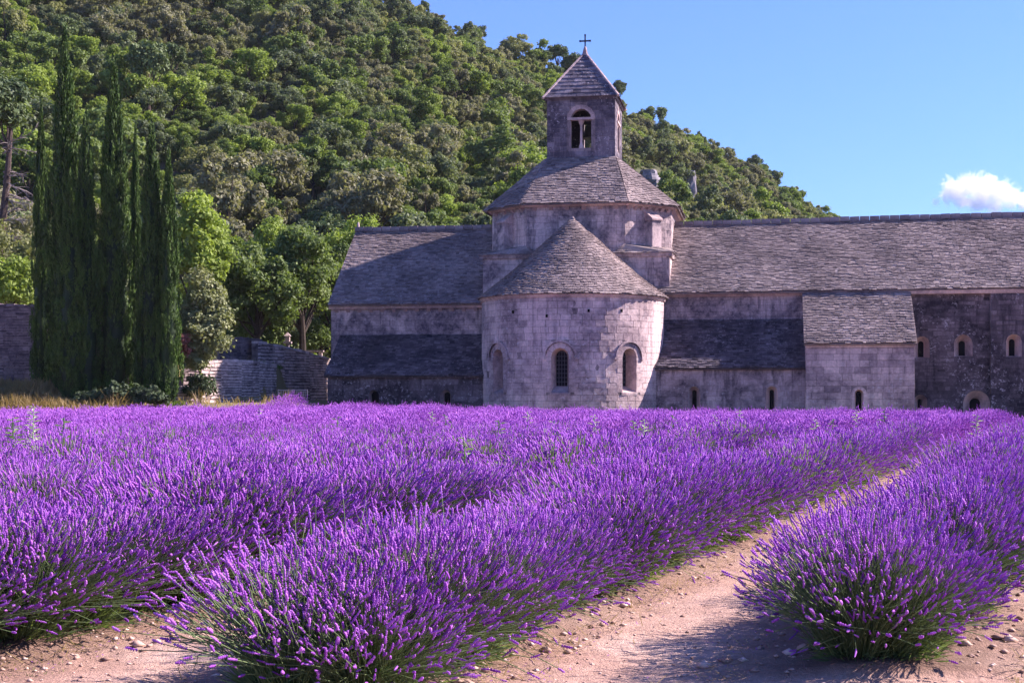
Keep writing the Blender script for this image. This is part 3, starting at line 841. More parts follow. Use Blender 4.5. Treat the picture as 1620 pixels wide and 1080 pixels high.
for i in range(8):
    p0, p1 = pts8[i], pts8[(i + 1) % 8]
    f, L = planar(p0, p1)
    vis_ = i in (0, 1, 2, 7)
    wall(abbey, 'octagon_wall', f, 0, L, zb_ - 0.2, zo, M['lantern'], rnd=rn, course=(0.30, 0.36) if vis_ else (0.6, 0.7), length=(0.35, 0.7) if vis_ else (1.5, 2), tb=0.6, ts=0.14)
    cn = MB(); band(cn, f, -0.06, L + 0.06, zo - 0.02, zo + 0.10, 0.16, 0.26, 0.7); cn.build('octagon_cornice', M['trim'], abbey)
    if i in (0, 1, 2, 3, 7): corbels(abbey, p0, p1, zo - 0.02, 0.42 if i in (1, 2, 3) else 0.75)
    if i in (1, 3, 5, 7):      # pilaster with sloped cap on the corner faces
        bm_ = MB(); xm = L / 2 + (0.12 if i == 1 else 0); hw = 0.30; zt = EYE + (HOR - 352) / F * 73.0; pd = 0.55
        bm_.hexa([f(xm - hw, zb_ + 0.1, pd), f(xm + hw, zb_ + 0.1, pd), f(xm + hw, zb_ + 0.1, -0.02), f(xm - hw, zb_ + 0.1, -0.02),
                  f(xm - hw, zt, pd), f(xm + hw, zt, pd), f(xm + hw, zt, -0.02), f(xm - hw, zt, -0.02)], 0.45)
        bt = bm_.build('pilaster', M['lantern'], abbey)
        cp = MB(); h2 = hw + 0.06
        cp.hexa([f(xm - h2, zt, pd + 0.07), f(xm + h2, zt, pd + 0.07), f(xm + h2, zt, -0.02), f(xm - h2, zt, -0.02),
                 f(xm - h2, zt + 0.08, pd + 0.07), f(xm + h2, zt + 0.08, pd + 0.07), f(xm + h2, zt + 0.52, -0.02), f(xm - h2, zt + 0.52, -0.02)], 0.6)
        cp.build('cap', M['trim'], bt)
BX, BH = -0.08, 1.80
zt0 = EYE + (HOR - 250) / F * 74.8
ex = 0.42
k8 = (w8 + ex) / w8
for i in range(8):
    (x0_, y0_), (x1_, y1_) = OCT[i], OCT[(i + 1) % 8]
    e0 = (CX + x0_ * k8, CY_ + y0_ * k8, zo + 0.08); e1 = (CX + x1_ * k8, CY_ + y1_ * k8, zo + 0.08)
    def tc(x, y): return (BX + CX + math.copysign(BH + 0.02, x), CY_ + math.copysign(BH + 0.02, y), zt0)
    q0, q1 = tc(x0_, y0_), tc(x1_, y1_)
    if i % 2: 
        mxx, myy = (x0_ + x1_) / 2, (y0_ + y1_) / 2
        q0 = q1 = tc(mxx, myy)
    quad_roof(abbey, 'octagon_roof', e0, e1, q0, q1, rn, expo=0.16, thick=0.06)

# bell tower ----------------------------------------------------------------
zt1 = EYE + (HOR - 157) / F * 74.8
by = CY_
C4 = [(BX - BH, by - BH), (BX + BH, by - BH), (BX + BH, by + BH), (BX - BH, by + BH)]
tz = lambda v: EYE + (HOR - v) / F * 74.8
for i in range(4):
    p0, p1 = C4[i], C4[(i + 1) % 4]
    f, L = planar(p0, p1)
    o = op(L / 2 + (0.0 if i == 0 else 0), 1.08 if i in (0, 1, 3) else 0.5, tz(234), tz(172), depth=0.42, inner=1.0, ring=0.22, bars=False)
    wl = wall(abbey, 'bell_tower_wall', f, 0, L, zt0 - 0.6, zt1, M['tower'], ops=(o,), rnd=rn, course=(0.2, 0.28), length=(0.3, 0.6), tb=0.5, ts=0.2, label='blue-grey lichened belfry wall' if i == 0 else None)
    rv = MB(); out = profile(o)
    for a in range(len(out)):
        c_ = (a + 1) % len(out)
        rv.quad(f(*out[a], 0.0), f(*out[a], -0.42), f(*out[c_], -0.42), f(*out[c_], 0.0), 0.4)
    rv.build('reveal', M['lantern'], wl)
    # inner face of the wall
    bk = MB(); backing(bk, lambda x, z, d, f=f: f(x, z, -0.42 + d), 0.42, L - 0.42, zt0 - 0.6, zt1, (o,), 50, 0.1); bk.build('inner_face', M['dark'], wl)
    sm = MB(); surround(sm, f, o, rn, proud=0.015, tb=0.45, jambs=False); sm.build('arch_stones', M['trim'], wl)
    if i in (0, 1, 3):
        # twin light: colonnette with base and capital, lintel above
        zl = tz(189.5); c_ = MB(); xm = o['xc']
        pp = [f(xm, z, -0.15) for z in (o['sill'], o['sill'] + 0.10, o['sill'] + 0.2, o['sill'] + 0.28, zl - 0.34, zl - 0.28, zl - 0.02)]
        c_.tube(pp, [0.13, 0.13, 0.09, 0.07, 0.065, 0.07, 0.17], 10, 0.8); c_.build('colonnette', M['trim'], wl)
        lt = MB(); lt.hexa([f(xm - 0.72, zl, 0.05), f(xm + 0.72, zl, 0.05), f(xm + 0.72, zl, -0.3), f(xm - 0.72, zl, -0.3), f(xm - 0.72, zl + 0.13, 0.05), f(xm + 0.72, zl + 0.13, 0.05), f(xm + 0.72, zl + 0.13, -0.3), f(xm - 0.72, zl + 0.13, -0.3)], 0.6)
        lt.build('lintel', M['trim'], wl)
    ct = MB(); band(ct, f, -0.10, L + 0.10, zt1 - 0.02, zt1 + 0.10, 0.06, 0.14, 0.35); ct.build('tower_cornice', M['tower'], abbey)
# floor in the belfry and bell
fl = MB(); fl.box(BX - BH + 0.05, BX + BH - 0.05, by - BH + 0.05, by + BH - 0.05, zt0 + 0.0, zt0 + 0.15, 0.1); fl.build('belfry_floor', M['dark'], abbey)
bl = MB(); prof = [(0.0, 0.02), (-0.04, 0.16), (-0.10, 0.24), (-0.3, 0.28), (-0.55, 0.34), (-0.72, 0.46), (-0.76, 0.48)]
bz = tz(190) + 0.1
bl.tube([(BX + 0.25, by, bz + p[0]) for p in prof], [p[1] for p in prof], 16, 0.5)
bell = bl.build('bell', M['bronze'], abbey)
yk = MB(); yk.box(BX - 1.3, BX + 1.3, by - 0.07, by + 0.07, bz, bz + 0.16, 0.3); yk.build('yoke', M['bark'], bell)
# pyramid roof
RB = BH + 0.20; zr0 = zt1 + 0.09; zap = EYE + (HOR - 83) / F * 76.5
for i in range(4):
    sg = [(-1, -1), (1, -1), (1, 1), (-1, 1)]
    e0 = Vector((BX + sg[i][0] * RB, by + sg[i][1] * RB, zr0)); e1 = Vector((BX + sg[(i + 1) % 4][0] * RB, by + sg[(i + 1) % 4][1] * RB, zr0)); ap = Vector((BX, by, zap))
    n = (e1 - e0).cross(ap - e0).normalized()
    pm = MB(); pm.add([e0, e1, ap], [(0, 1, 2)], 0.4)
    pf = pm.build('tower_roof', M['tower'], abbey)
    L = (e1 - e0).length; H = (ap - (e0 + e1) / 2).length
    du = (e1 - e0).normalized(); dv = (ap - (e0 + e1) / 2).normalized()
    fq = lambda x, z, d, e0=e0, du=du, dv=dv, n=n: tuple(e0 + du * x + dv * z + n * d)
    zfun = lambda x, L=L, H=H: H * (1 - abs(x - L / 2) / (L / 2))
    st_ = MB()
    for c_ in range(12):
        z0_, z1_ = H * c_ / 12, H * (c_ + 1) / 12
        xa_, xb_ = L / 2 * z0_ / H, L - L / 2 * z0_ / H
        xc_, xd_ = L / 2 * z1_ / H, L - L / 2 * z1_ / H
        nb = max(1, int((xb_ - xa_) / 0.42))
        for q_ in range(nb):
            s0_, s1_ = q_ / nb, (q_ + 1) / nb
            if 0 < q_: s0_ += rn.uniform(-0.2, 0.2) / nb * 0
            A_ = [(xa_ + (xb_ - xa_) * s0_ + 0.006, z0_ + 0.006), (xa_ + (xb_ - xa_) * s1_ - 0.006, z0_ + 0.006), (xc_ + (xd_ - xc_) * s1_ - 0.004, z1_ - 0.004), (xc_ + (xd_ - xc_) * s0_ + 0.004, z1_ - 0.004)]
            hgt = 0.03 + rn.uniform(-0.008, 0.008)
            st_.add([fq(x, z, 0) for x, z in A_] + [fq(x, z, hgt + (0.02 if k < 2 else 0)) for k, (x, z) in enumerate(A_)], [(4, 5, 6, 7), (0, 1, 5, 4), (1, 2, 6, 5), (2, 3, 7, 6), (3, 0, 4, 7)], max(0, min(1, rn.gauss(0.5, 0.2))))
    st_.build('stone_courses', M['tower'], pf, kind='stuff')
    # hip coping, a chain of dressed stones
    hp = MB(); K = 9
    for q_ in range(K):
        a_ = e0.lerp(ap, (q_ + 0.02) / K); b_ = e0.lerp(ap, (q_ + 0.98) / K)
        hp.tube([a_, b_], [0.085, 0.082], 6, rn.gauss(0.75, 0.1))
    hp.build('hip_coping', M['trim'], abbey)
cr = MB()
cr.tube([(BX, by, zap - 0.25), (BX, by, zap + 0.0), (BX, by, zap + 0.30), (BX, by, zap + 0.36)], [0.2, 0.15, 0.07, 0.02], 8, 0.8); 
cr.build('roof_finial', M['trim'], abbey)
cs = MB(); t = 0.035
cs.box(BX - t, BX + t, by - t, by + t, zap + 0.3, zap + 0.92, 0.5); cs.box(BX - 0.25, BX - t - 0.001, by - t, by + t, zap + 0.60, zap + 0.67, 0.5); cs.box(BX + t + 0.001, BX + 0.25, by - t, by + t, zap + 0.60, zap + 0.67, 0.5)
for (x, z) in ((-0.27, 0.635), (0.27, 0.635), (0, 0.945)): cs.box(BX + x - 0.045, BX + x + 0.045, by - 0.045, by + 0.045, zap + z - 0.045, zap + z + 0.045, 0.5)
cs.build('cross', M['iron'], abbey)

# ------------------------------------------------------------------ side chapel
chap = empty('side_chapel', (X0, Y0, 0), -TH)
tag(chap, 'plain stone side building with steep slate lean-to roof against the long nave', 'building')
YC = -2.2
zce = EYE + (HOR - 544) / F * 66.6; zct = zer - 0.05
fC, _ = planar((0, YC), (100, YC))
oc = op(inv(1359, 620, YC)[0], 0.40, 0.2, EYE + (HOR - 616) / F * 66.5, depth=0.35, inner=0.62, ring=0.16, bars=False, insill=0.05)
wall(chap, 'wall', fC, xan0, xan1, -1.2, zce, M['apse'], ops=(oc,), rnd=rn, tb=0.42, course=(0.26, 0.36), length=(0.4, 0.85))
window(chap, fC, oc, rn, trim=M['trim'], ring=M['apse'])
for x, rev in ((xan0, False), (xan1, True)):
    p = ((x, YC), (x, YW)) if rev else ((x, YW), (x, YC))
    f, L = planar(*p)
    zf = (lambda q: zce + (zct - zce) * q / L - 0.1) if rev else (lambda q: zct - (zct - zce) * q / L - 0.1)
    wall(chap, 'side_wall', f, 0, L, -1.2, zf, M['apse'], rnd=rn)
quad_roof(chap, 'roof', (xan0 - 0.1, YC - 0.2, zce + 0.0), (xan1 + 0.1, YC - 0.2, zce + 0.0), (xan0 - 0.1, YW - 0.35, zct + 0.06), (xan1 + 0.1, YW - 0.35, zct + 0.06), rn, sag=0.04)
cn = MB(); band(cn, fC, xan0 - 0.02, xan1 + 0.02, zce - 0.16, zce - 0.03, 0.05, 0.09, 0.7); cn.build('cornice', M['trim'], chap)
#@@PART2
# ------------------------------------------------------------------ dry stone terrace walls
def wpt(u, Y, v=None):
    X = (u - 810) / F * Y
    return (X, Y) if v is None else (X, Y, EYE + (HOR - v) / F * Y)
def dry_wall(name, label, pts, zb, ztops, mat=None, course=(0.10, 0.17), length=(0.12, 0.5), cope=True, thick=0.45, cat='stone wall', tb=0.5):
    """pts: 2D plan polyline (left to right), ztops: top height at each point"""
    root = empty(name, (0, 0, 0)); tag(root, label, cat)
    mat = mat or M['dry']
    core = MB(); st = MB(); cp = MB()
    r_ = random.Random(len(label))
    for i in range(len(pts) - 1):
        f, L = planar(pts[i], pts[i + 1])
        za, zc_ = ztops[i], ztops[i + 1]
        zt = lambda x, za=za, zc_=zc_, L=L: za + (zc_ - za) * x / L
        p = [f(0, zb, 0), f(L, zb, 0), f(L, zb, -thick), f(0, zb, -thick), f(0, za, 0), f(L, zc_, 0), f(L, zc_, -thick), f(0, za, -thick)]
        core.hexa(p, 0.3)
        put_stones(stones(f, 0, L, zb, zt, course=course, length=length, proud=(0.005, 0.045), gap=0.010, rnd=r_, tb=tb, ts=0.24, irregular=0.3), st)
        if cope:
            x = 0
            while x < L - 0.05:
                e = min(L, x + r_.uniform(0.25, 0.5)); h = r_.uniform(0.07, 0.16)
                xa_, xb_ = x + 0.012, e - 0.012
                a_, b_ = zt(xa_) + 0.004, zt(xb_) + 0.004
                cp.hexa([f(xa_, a_, 0.06), f(xb_, b_, 0.06), f(xb_, b_, -thick - 0.04), f(xa_, a_, -thick - 0.04), f(xa_, a_ + h, 0.05), f(xb_, b_ + h, 0.05), f(xb_, b_ + h, -thick - 0.03), f(xa_, a_ + h, -thick - 0.03)], max(0, min(1, r_.gauss(0.5, 0.25))))
                x = e
    core.build('core', M['mortar'], root)
    st.build('stonework', mat, root, kind='stuff')
    if cope: cp.build('coping_stones', mat, root, kind='stuff')
    return root
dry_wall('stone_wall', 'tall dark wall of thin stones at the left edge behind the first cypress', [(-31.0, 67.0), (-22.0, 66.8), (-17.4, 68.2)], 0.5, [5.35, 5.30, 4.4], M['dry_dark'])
zv = lambda v, Y: EYE + (HOR - v) / F * Y
# rounded bastion, lit at its left and shaded at its right
bas = [wpt(290, 68.6), wpt(318, 69.0), wpt(350, 70.2), wpt(382, 72.0), wpt(410, 74.0), wpt(437, 76.8)]
dry_wall('bastion_wall', 'rounded dry stone terrace wall, sunlit on its left half, beside the big shrub', bas, 0.3, [zv(590, 68.6), zv(577, 69), zv(573, 70.2), zv(573, 72), zv(575, 74), zv(579, 76.8)], M['dry'], course=(0.11, 0.19))
dry_wall('low_bank_wall', 'sloping pale rubble wall running down to the lavender below the shrub', [wpt(250, 66.2), wpt(275, 66.6), wpt(312, 67.6)], 0.3, [zv(612, 66.2), zv(594, 66.6), zv(624, 67.6)], M['dry'], cope=False)
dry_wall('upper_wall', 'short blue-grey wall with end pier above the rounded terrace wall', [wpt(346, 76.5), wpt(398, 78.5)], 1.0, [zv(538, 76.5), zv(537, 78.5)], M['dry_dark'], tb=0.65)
pr_ = empty('wall_pier', (0, 0, 0)); tag(pr_, 'square stone pier at the joint of the two upper walls', 'pier')
pm = MB(); fpp, LL = planar(wpt(397.5, 78.2), wpt(409, 78.4)); put_stones(stones(fpp, 0, LL, 1.5, zv(535, 78), course=(0.18, 0.25), length=(0.2, 0.4), rnd=rn, tb=0.4), pm); 
fp2, L2 = planar(wpt(409, 78.4), (wpt(409, 78.4)[0] + 0.1, 78.9)); put_stones(stones(fp2, 0, L2, 1.5, zv(535, 78), course=(0.18, 0.25), length=(0.2, 0.4), rnd=rn, tb=0.4), pm)
pm.build('stonework', M['dry_dark'], pr_, kind='stuff')
pm = MB(); a_ = wpt(397.8, 78.22); b_ = wpt(408.7, 78.42); pm.hexa([(a_[0], a_[1], 0.8), (b_[0], b_[1], 0.8), (b_[0], b_[1] + 0.5, 0.8), (a_[0], a_[1] + 0.5, 0.8), (a_[0], a_[1], zv(535, 78)), (b_[0], b_[1], zv(535, 78)), (b_[0], b_[1] + 0.5, zv(535, 78)), (a_[0], a_[1] + 0.5, zv(535, 78))], 0.3)
pm.build('core', M['mortar'], pr_)
dry_wall('terrace_wall', 'long stone wall sloping down to the church, pinkish sunlit patch at its right end', [wpt(408, 77.6), wpt(450, 79.4), wpt(490, 81.4), wpt(540, 84.0)], 0.0, [zv(543, 77.6), zv(551, 79.4), zv(561, 81.4), zv(574, 84.0)], M['dry'], course=(0.12, 0.2), tb=0.5)

# railing in front of the terrace walls
rl = empty('metal_railing', (*wpt(462, 68.5), 0.4)); tag(rl, 'low pale metal railing in front of the shaded stone walls', 'railing')
X_a = wpt(440, 68.5)[0] - rl.location.x; X_b = wpt(486, 68.5)[0] - rl.location.x
rr = MB(); rr.box(X_a, X_b, -0.015, 0.015, 0.98, 1.02); rl0 = rr.build('rail', M['galv'], rl)
bme = MB(); bme.box(-0.012, 0.012, -0.012, 0.012, 0, 0.98); bme = bme.mesh('bar', M['galv'])
for i in range(17):
    o = link('bar', bme, rl); o.location = (X_a + (X_b - X_a) * i / 16, 0, 0); o.scale = (1.6, 1.6, 1.06) if i % 8 == 0 else (1, 1, 1)

# pillar and bench under the trees
pz = float(ground_z(wpt(455, 86)[0], 86.0))
pil = empty('stone_pillar', (*wpt(455, 86), pz)); tag(pil, 'dark stone pillar on a bulging base standing under the trees', 'monument')
q = MB(); q.tube([(0, 0, z) for z in (0, 0.12, 0.13, 0.42, 0.5, 0.62)], [0.36, 0.36, 0.30, 0.34, 0.22, 0.12], 12, 0.4); q.build('base', M['tower'], pil)
q = MB(); q.tube([(0, 0, z) for z in (0.62, 0.8, 1.3, 1.5)], [0.12, 0.16, 0.11, 0.14], 12, 0.5); q.build('shaft', M['tower'], pil)
q = MB(); q.box(-0.24, 0.24, -0.2, 0.2, 1.5, 1.62, 0.6); q.box(-0.13, 0.13, -0.12, 0.12, 1.621, 1.95, 0.7); q.add([(-0.2, -0.2, 1.951), (0.2, -0.2, 1.951), (0.2, 0.2, 1.951), (-0.2, 0.2, 1.951), (0, 0, 2.2)], [(0, 1, 4), (1, 2, 4), (2, 3, 4), (3, 0, 4), (3, 2, 1, 0)], 0.8); q.build('capital', M['lantern'], pil)
bz_ = float(ground_z(wpt(493, 88)[0], 88.0))
bn = empty('stone_bench', (*wpt(493, 88), bz_)); tag(bn, 'pale stone bench under the trees beside the church gable', 'bench')
q = MB(); q.box(-0.75, 0.75, -0.2, 0.2, 0.40, 0.50, 0.7); q.build('seat', M['lantern'], bn)
lg = MB(); lg.box(-0.1, 0.1, -0.15, 0.15, 0.0, 0.399, 0.5); lg = lg.mesh('leg', M['lantern'])
for x in (-0.55, 0.55): link('leg', lg, bn).location.x = x

# ------------------------------------------------------------------ trees
def leaf_cloud(centers, radii, n, size, mi=0, jitter=0.33, aspect=1.6, squash=1.0, tone_c=None, up=0.3, seed=1):
    """leaf-sized faces spread over many small clumps"""
    g_ = np.random.default_rng(seed)
    centers = np.asarray(centers, float); radii = np.asarray(radii, float)
    wts = radii ** 2; wts /= wts.sum()
    k = g_.choice(len(centers), n, p=wts)
    d = g_.normal(size=(n, 3)); d /= np.linalg.norm(d, axis=1)[:, None]
    rr_ = (1 - np.abs(g_.normal(size=n)) * jitter).clip(0.2, 1.08)
    stray = g_.random(n) < 0.14; rr_ = np.where(stray, g_.uniform(1.0, 1.45, n), rr_)
    p = centers[k] + d * (radii[k] * rr_)[:, None] * np.array([1, 1, squash])
    nrm = d + g_.normal(size=(n, 3)) * 0.55; nrm[:, 2] += up; nrm /= np.linalg.norm(nrm, axis=1)[:, None]
    t = np.cross(nrm, g_.normal(size=(n, 3))); t /= np.linalg.norm(t, axis=1)[:, None]
    b_ = np.cross(nrm, t)
    s = size * g_.uniform(0.6, 1.3, n)[:, None]
    A = t * s * 0.5 * aspect; B = b_ * s * 0.5
    Vv = np.stack([p - A, p - B * 0.9 + nrm * s * 0.05, p + A, p + B * 0.9 + nrm * s * 0.05], 1).reshape(-1, 3)
    Fv = np.arange(n * 4).reshape(-1, 4)
    tc_ = g_.uniform(0, 1, len(centers)) if tone_c is None else tone_c
    return (Vv, Fv, mi, np.clip(tc_[k] * 0.55 + g_.uniform(0, 0.45, n), 0, 1))

def lobes(n, rx, rz, zc, rl, seed, flat=0.0, low=-0.6):
    g_ = np.random.default_rng(seed)
    c = []; r_ = []
    while len(c) < n:
        d = g_.normal(size=3); d /= np.linalg.norm(d)
        if d[2] < low: continue
        k = g_.uniform(0.45, 0.82) 
        c.append((d[0] * rx * k, d[1] * rx * k, zc + d[2] * rz * k * (1 - flat))); r_.append(g_.uniform(*rl))
    return np.array(c), np.array(r_)

def tree_meshes(name, nl, rx, rz, zc, rl, nleaf, size, lmat, bmat, seed, trunk_r=0.16, flat=0.0, low=-0.6, squash=0.85, limbs=6, sub=5):
    C_, R_ = lobes(nl, rx, rz, zc, rl, seed, flat, low)
    g_ = np.random.default_rng(seed + 50)
    c2 = []; r2 = []; t2 = []
    for c, r_ in zip(C_, R_):        # clumps on clumps
        tl = g_.uniform(0, 1)
        c2.append(c); r2.append(r_ * 0.8); t2.append(tl)
        for _ in range(sub):
            d = g_.normal(size=3); d /= np.linalg.norm(d); d[2] = abs(d[2]) * 0.8 + d[2] * 0.2
            c2.append(c + d * r_ * 0.7); r2.append(r_ * g_.uniform(0.3, 0.5)); t2.append(np.clip(tl + g_.uniform(-0.3, 0.3), 0, 1))
    cm_ = mesh_np(name + '_crown', [leaf_cloud(c2, r2, nleaf, size, seed=seed, squash=squash, tone_c=np.array(t2))], [lmat])
    tb_ = MB(); rr_ = random.Random(seed)
    top = Vector((rr_.uniform(-.2, .2), rr_.uniform(-.2, .2), zc * 0.85))
    tb_.tube([(0, 0, -0.6), (0.02, 0, zc * 0.3), top * 0.65, top], [trunk_r * 1.3, trunk_r, trunk_r * 0.75, trunk_r * 0.4], 7)
    for i in range(limbs):
        c = C_[rr_.randrange(len(C_))]; s0 = Vector((0, 0, zc * rr_.uniform(0.35, 0.6)))
        md = s0.lerp(Vector(c), 0.5) + Vector((rr_.uniform(-.15, .15), rr_.uniform(-.15, .15), -0.1))
        tb_.tube([s0, md, Vector(c)], [trunk_r * 0.5, trunk_r * 0.32, trunk_r * 0.12], 5)
    return cm_, tb_.mesh(name + '_trunk', bmat)

HT = {}
HAB = [(20, 2.5, 2.0, 2.6, (0.5, 1.0)), (13, 2.2, 2.7, 3.2, (0.5, 0.95)), (24, 2.9, 1.7, 2.3, (0.4, 0.85))]
for kind, lm in (('dark', 'leaf_dark'), ('brown', 'leaf_brown'), ('olive', 'leaf_olive'), ('bright', 'leaf_bright'), ('mid', 'leaf_mid')):
    HT[kind] = [tree_meshes('hill_' + kind, *HAB[i], 7800, 0.155, M[lm], M['bark'], 100 + 13 * i + len(kind) * 7, 0.13, sub=8, low=-0.8) for i in range(3)]
HT['pine'] = [tree_meshes('hill_pine', 20, 2.2, 1.9, 4.2, (0.5, 0.9), 5200, 0.18, M['leaf_pine'], M['pine_bark'], 300 + i, 0.15, flat=0.1, low=-0.7) for i in range(3)]
KL = {'dark': 'dark green oak', 'brown': 'brownish grey-green oak', 'olive': 'olive green oak', 'bright': 'bright green leafy tree', 'mid': 'mid green leafy tree', 'pine': 'slender pine'}

def occluded(u, v):
    """True where the building stands in front of the hill"""
    if 860 < u < 985 and v > 155: return True
    if 785 < u < 1070 and v > 330: return True
    if 575 < u < 785 and v > 385: return True
    if 1070 < u < 1640 and v > 375: return True
    return False

g2 = np.random.default_rng(42)
spots = []
# jittered lattice in (Y, X), denser near
cell = 3.7
for Y in np.arange(99, 400, cell * 1.05):
    for X in np.arange(-0.50 * Y, 0.30 * Y + 12, cell):
        x = X + g2.uniform(-1.7, 1.7); y = Y + g2.uniform(-1.8, 1.8)
        u = x / y * F + 810
        yc = np.interp(u, CU, CY); t = (y - foot_y(u)) / (yc - foot_y(u))
        if t < -0.0 or t > 1.06: continue
        zz = float(hill_point(u, t)[2]) + hbump(x, y) * min(1, t * 3) * (1 - 0.75 * math.exp(-((t - 1) / 0.1) ** 2)) - 0.4
        v = HOR - (zz - EYE) / y * F
        sz = float(np.clip(g2.lognormal(-0.08, 0.28), 0.5, 1.75))
        nn = noise.noise(Vector((x * 0.03, y * 0.03, 2)))
        bare = noise.noise(Vector((x * 0.06, y * 0.06, 9)))
        if bare > 0.42 and g2.random() < 0.4: continue
        if any(abs(u - ru) < rw + 9 * sz and rv - 8 < v < rv + 30 + 42 * sz for ru, rv, rw in ((1094, 294, 12), (1026, 283, 20))): continue
        p = g2.random() + nn * 0.5
        # the foot of the slope is greener, the heights darker
        greener = 1 - t
        if t > 0.9 and g2.random() < 0.10: kd = 'pine'; sz *= g2.uniform(0.8, 1.25)
        elif g2.random() < 0.02: kd = 'pine'
        elif p < 0.20 + 0.18 * greener: kd = 'bright'
        elif p < 0.36 + 0.22 * greener: kd = 'mid'
        elif p < 0.60: kd = 'olive'
        elif p < 0.80: kd = 'dark'
        else: kd = 'brown'
        if t > 0.85: sz *= 0.85
        spots.append((x, y, zz, u, v, sz, kd, t))
inview = [s for s in spots if -30 < s[3] < 1400 and s[4] > -25 and s[4] - 5 * s[5] * F / s[1] < 640 and not (occluded(s[3], s[4] - 2.5 * s[5] * F / s[1]))]
# trees whose crown the cypresses or the front trees do not hide come first
def hidden_front(s):
    u, v = s[3], s[4] - 2.7 * s[5] * F / s[1]
    return (55 < u < 285 and v > 230) or v > 560
cand = sorted([s for s in inview if not hidden_front(s)], key=lambda s: -s[5] / s[1])
single = set(id(s) for s in cand[:285])
def region(u, v):
    if u < 60: a = 'left of the cypresses'
    elif u < 300: a = 'behind the cypresses'
    elif u < 430: a = 'right of the cypresses'
    elif u < 560: a = 'between cypresses and church'
    elif u < 700: a = 'above the church roof end'
    elif u < 870: a = 'left of the bell tower'
    elif u < 1120: a = 'right of the bell tower'
    else: a = 'above the nave roof at right'
    k = (v - np.interp(u, CU, CV)) / 120
    b = 'at the skyline' if k < 0.35 and u > 600 else 'high up the slope' if v < 120 else 'half way up the slope' if v < 260 else 'low on the slope'
    return b + ' ' + a
bulk = []
for s in spots:
    x, y, zz, u, v, sz, kd, t = s
    if id(s) in single:
        cm_, tm_ = HT[kd][g2.integers(3)]
        r_ = bpy.data.objects.new('pine_tree' if kd == 'pine' else 'oak_tree' if kd in ('dark', 'brown', 'olive') else 'leafy_tree', None)
        COL.objects.link(r_)
        r_.location = (x, y, zz); r_.rotation_euler = (0, 0, g2.uniform(0, 6.28)); r_.scale = (sz * g2.uniform(0.9, 1.15), sz * g2.uniform(0.9, 1.15), sz)
        tag(r_, KL[kd] + ' ' + region(u, v), 'tree', KL[kd] + 's ' + region(u, v))
        c = bpy.data.objects.new('crown', cm_); COL.objects.link(c); c.parent = r_
        c = bpy.data.objects.new('trunk', tm_); COL.objects.link(c); c.parent = r_
    else: bulk.append(s)

# geometry-node scatter, used only for uncountable masses --------------------
def instancer(name, pts, rots, scls, idx, coll):
    me = bpy.data.meshes.new(name)
    n = len(pts)
    me.vertices.add(n); me.vertices.foreach_set('co', np.asarray(pts, dtype=np.float32).ravel())
    for an, ty, dat, key in (('rot', 'FLOAT_VECTOR', rots, 'vector'), ('scl', 'FLOAT_VECTOR', scls, 'vector')):
        a = me.attributes.new(an, ty, 'POINT'); a.data.foreach_set(key, np.asarray(dat, dtype=np.float32).ravel())
    a = me.attributes.new('idx', 'INT', 'POINT'); a.data.foreach_set('value', np.asarray(idx, dtype=np.int32))
    o = link(name, me)
    key = 'scatter_' + coll.name
    ng = bpy.data.node_groups.get(key)
    if ng is None:
        ng = bpy.data.node_groups.new(key, 'GeometryNodeTree')
        ng.interface.new_socket('Geometry', in_out='INPUT', socket_type='NodeSocketGeometry')
        ng.interface.new_socket('Geometry', in_out='OUTPUT', socket_type='NodeSocketGeometry')
        N_ = ng.nodes.new
        gi = N_('NodeGroupInput'); go = N_('NodeGroupOutput'); ip = N_('GeometryNodeInstanceOnPoints'); ci = N_('GeometryNodeCollectionInfo')
        ci.inputs[0].default_value = coll; ci.inputs['Separate Children'].default_value = True; ci.inputs['Reset Children'].default_value = True
        ip.inputs['Pick Instance'].default_value = True
        def attr(nm, ty):
            a = N_('GeometryNodeInputNamedAttribute'); a.data_type = ty; a.inputs[0].default_value = nm; return a.outputs[0]
        e2r = N_('FunctionNodeEulerToRotation')
        L_ = ng.links.new
        L_(gi.outputs[0], ip.inputs['Points']); L_(ci.outputs[0], ip.inputs['Instance']); L_(attr('idx', 'INT'), ip.inputs['Instance Index'])
        L_(attr('rot', 'FLOAT_VECTOR'), e2r.inputs[0]); L_(e2r.outputs[0], ip.inputs['Rotation']); L_(attr('scl', 'FLOAT_VECTOR'), ip.inputs['Scale'])
        L_(ip.outputs[0], go.inputs[0])
    md = o.modifiers.new('scatter', 'NODES'); md.node_group = ng
    return o
kc = bpy.data.collections.new('hill_tree_kinds')
order = ['bright', 'brown', 'dark', 'mid', 'olive', 'pine']
for i, kd in enumerate(order):
    for j in range(3):
        cm_, tm_ = HT[kd][j]
        kc.objects.link(bpy.data.objects.new('%02d_tree' % (i * 3 + j), cm_))
ix = [order.index(s[6]) * 3 + int(g2.integers(3)) for s in bulk]
wd = instancer('hillside_woodland', [(s[0], s[1], s[2]) for s in bulk], [(0, 0, g2.uniform(0, 6.28)) for s in bulk], [(s[5] * 1.05, s[5] * 1.05, s[5]) for s in bulk], ix, kc)
tag(wd, 'far mass of oak and pine wood covering the hillside', kind='stuff')
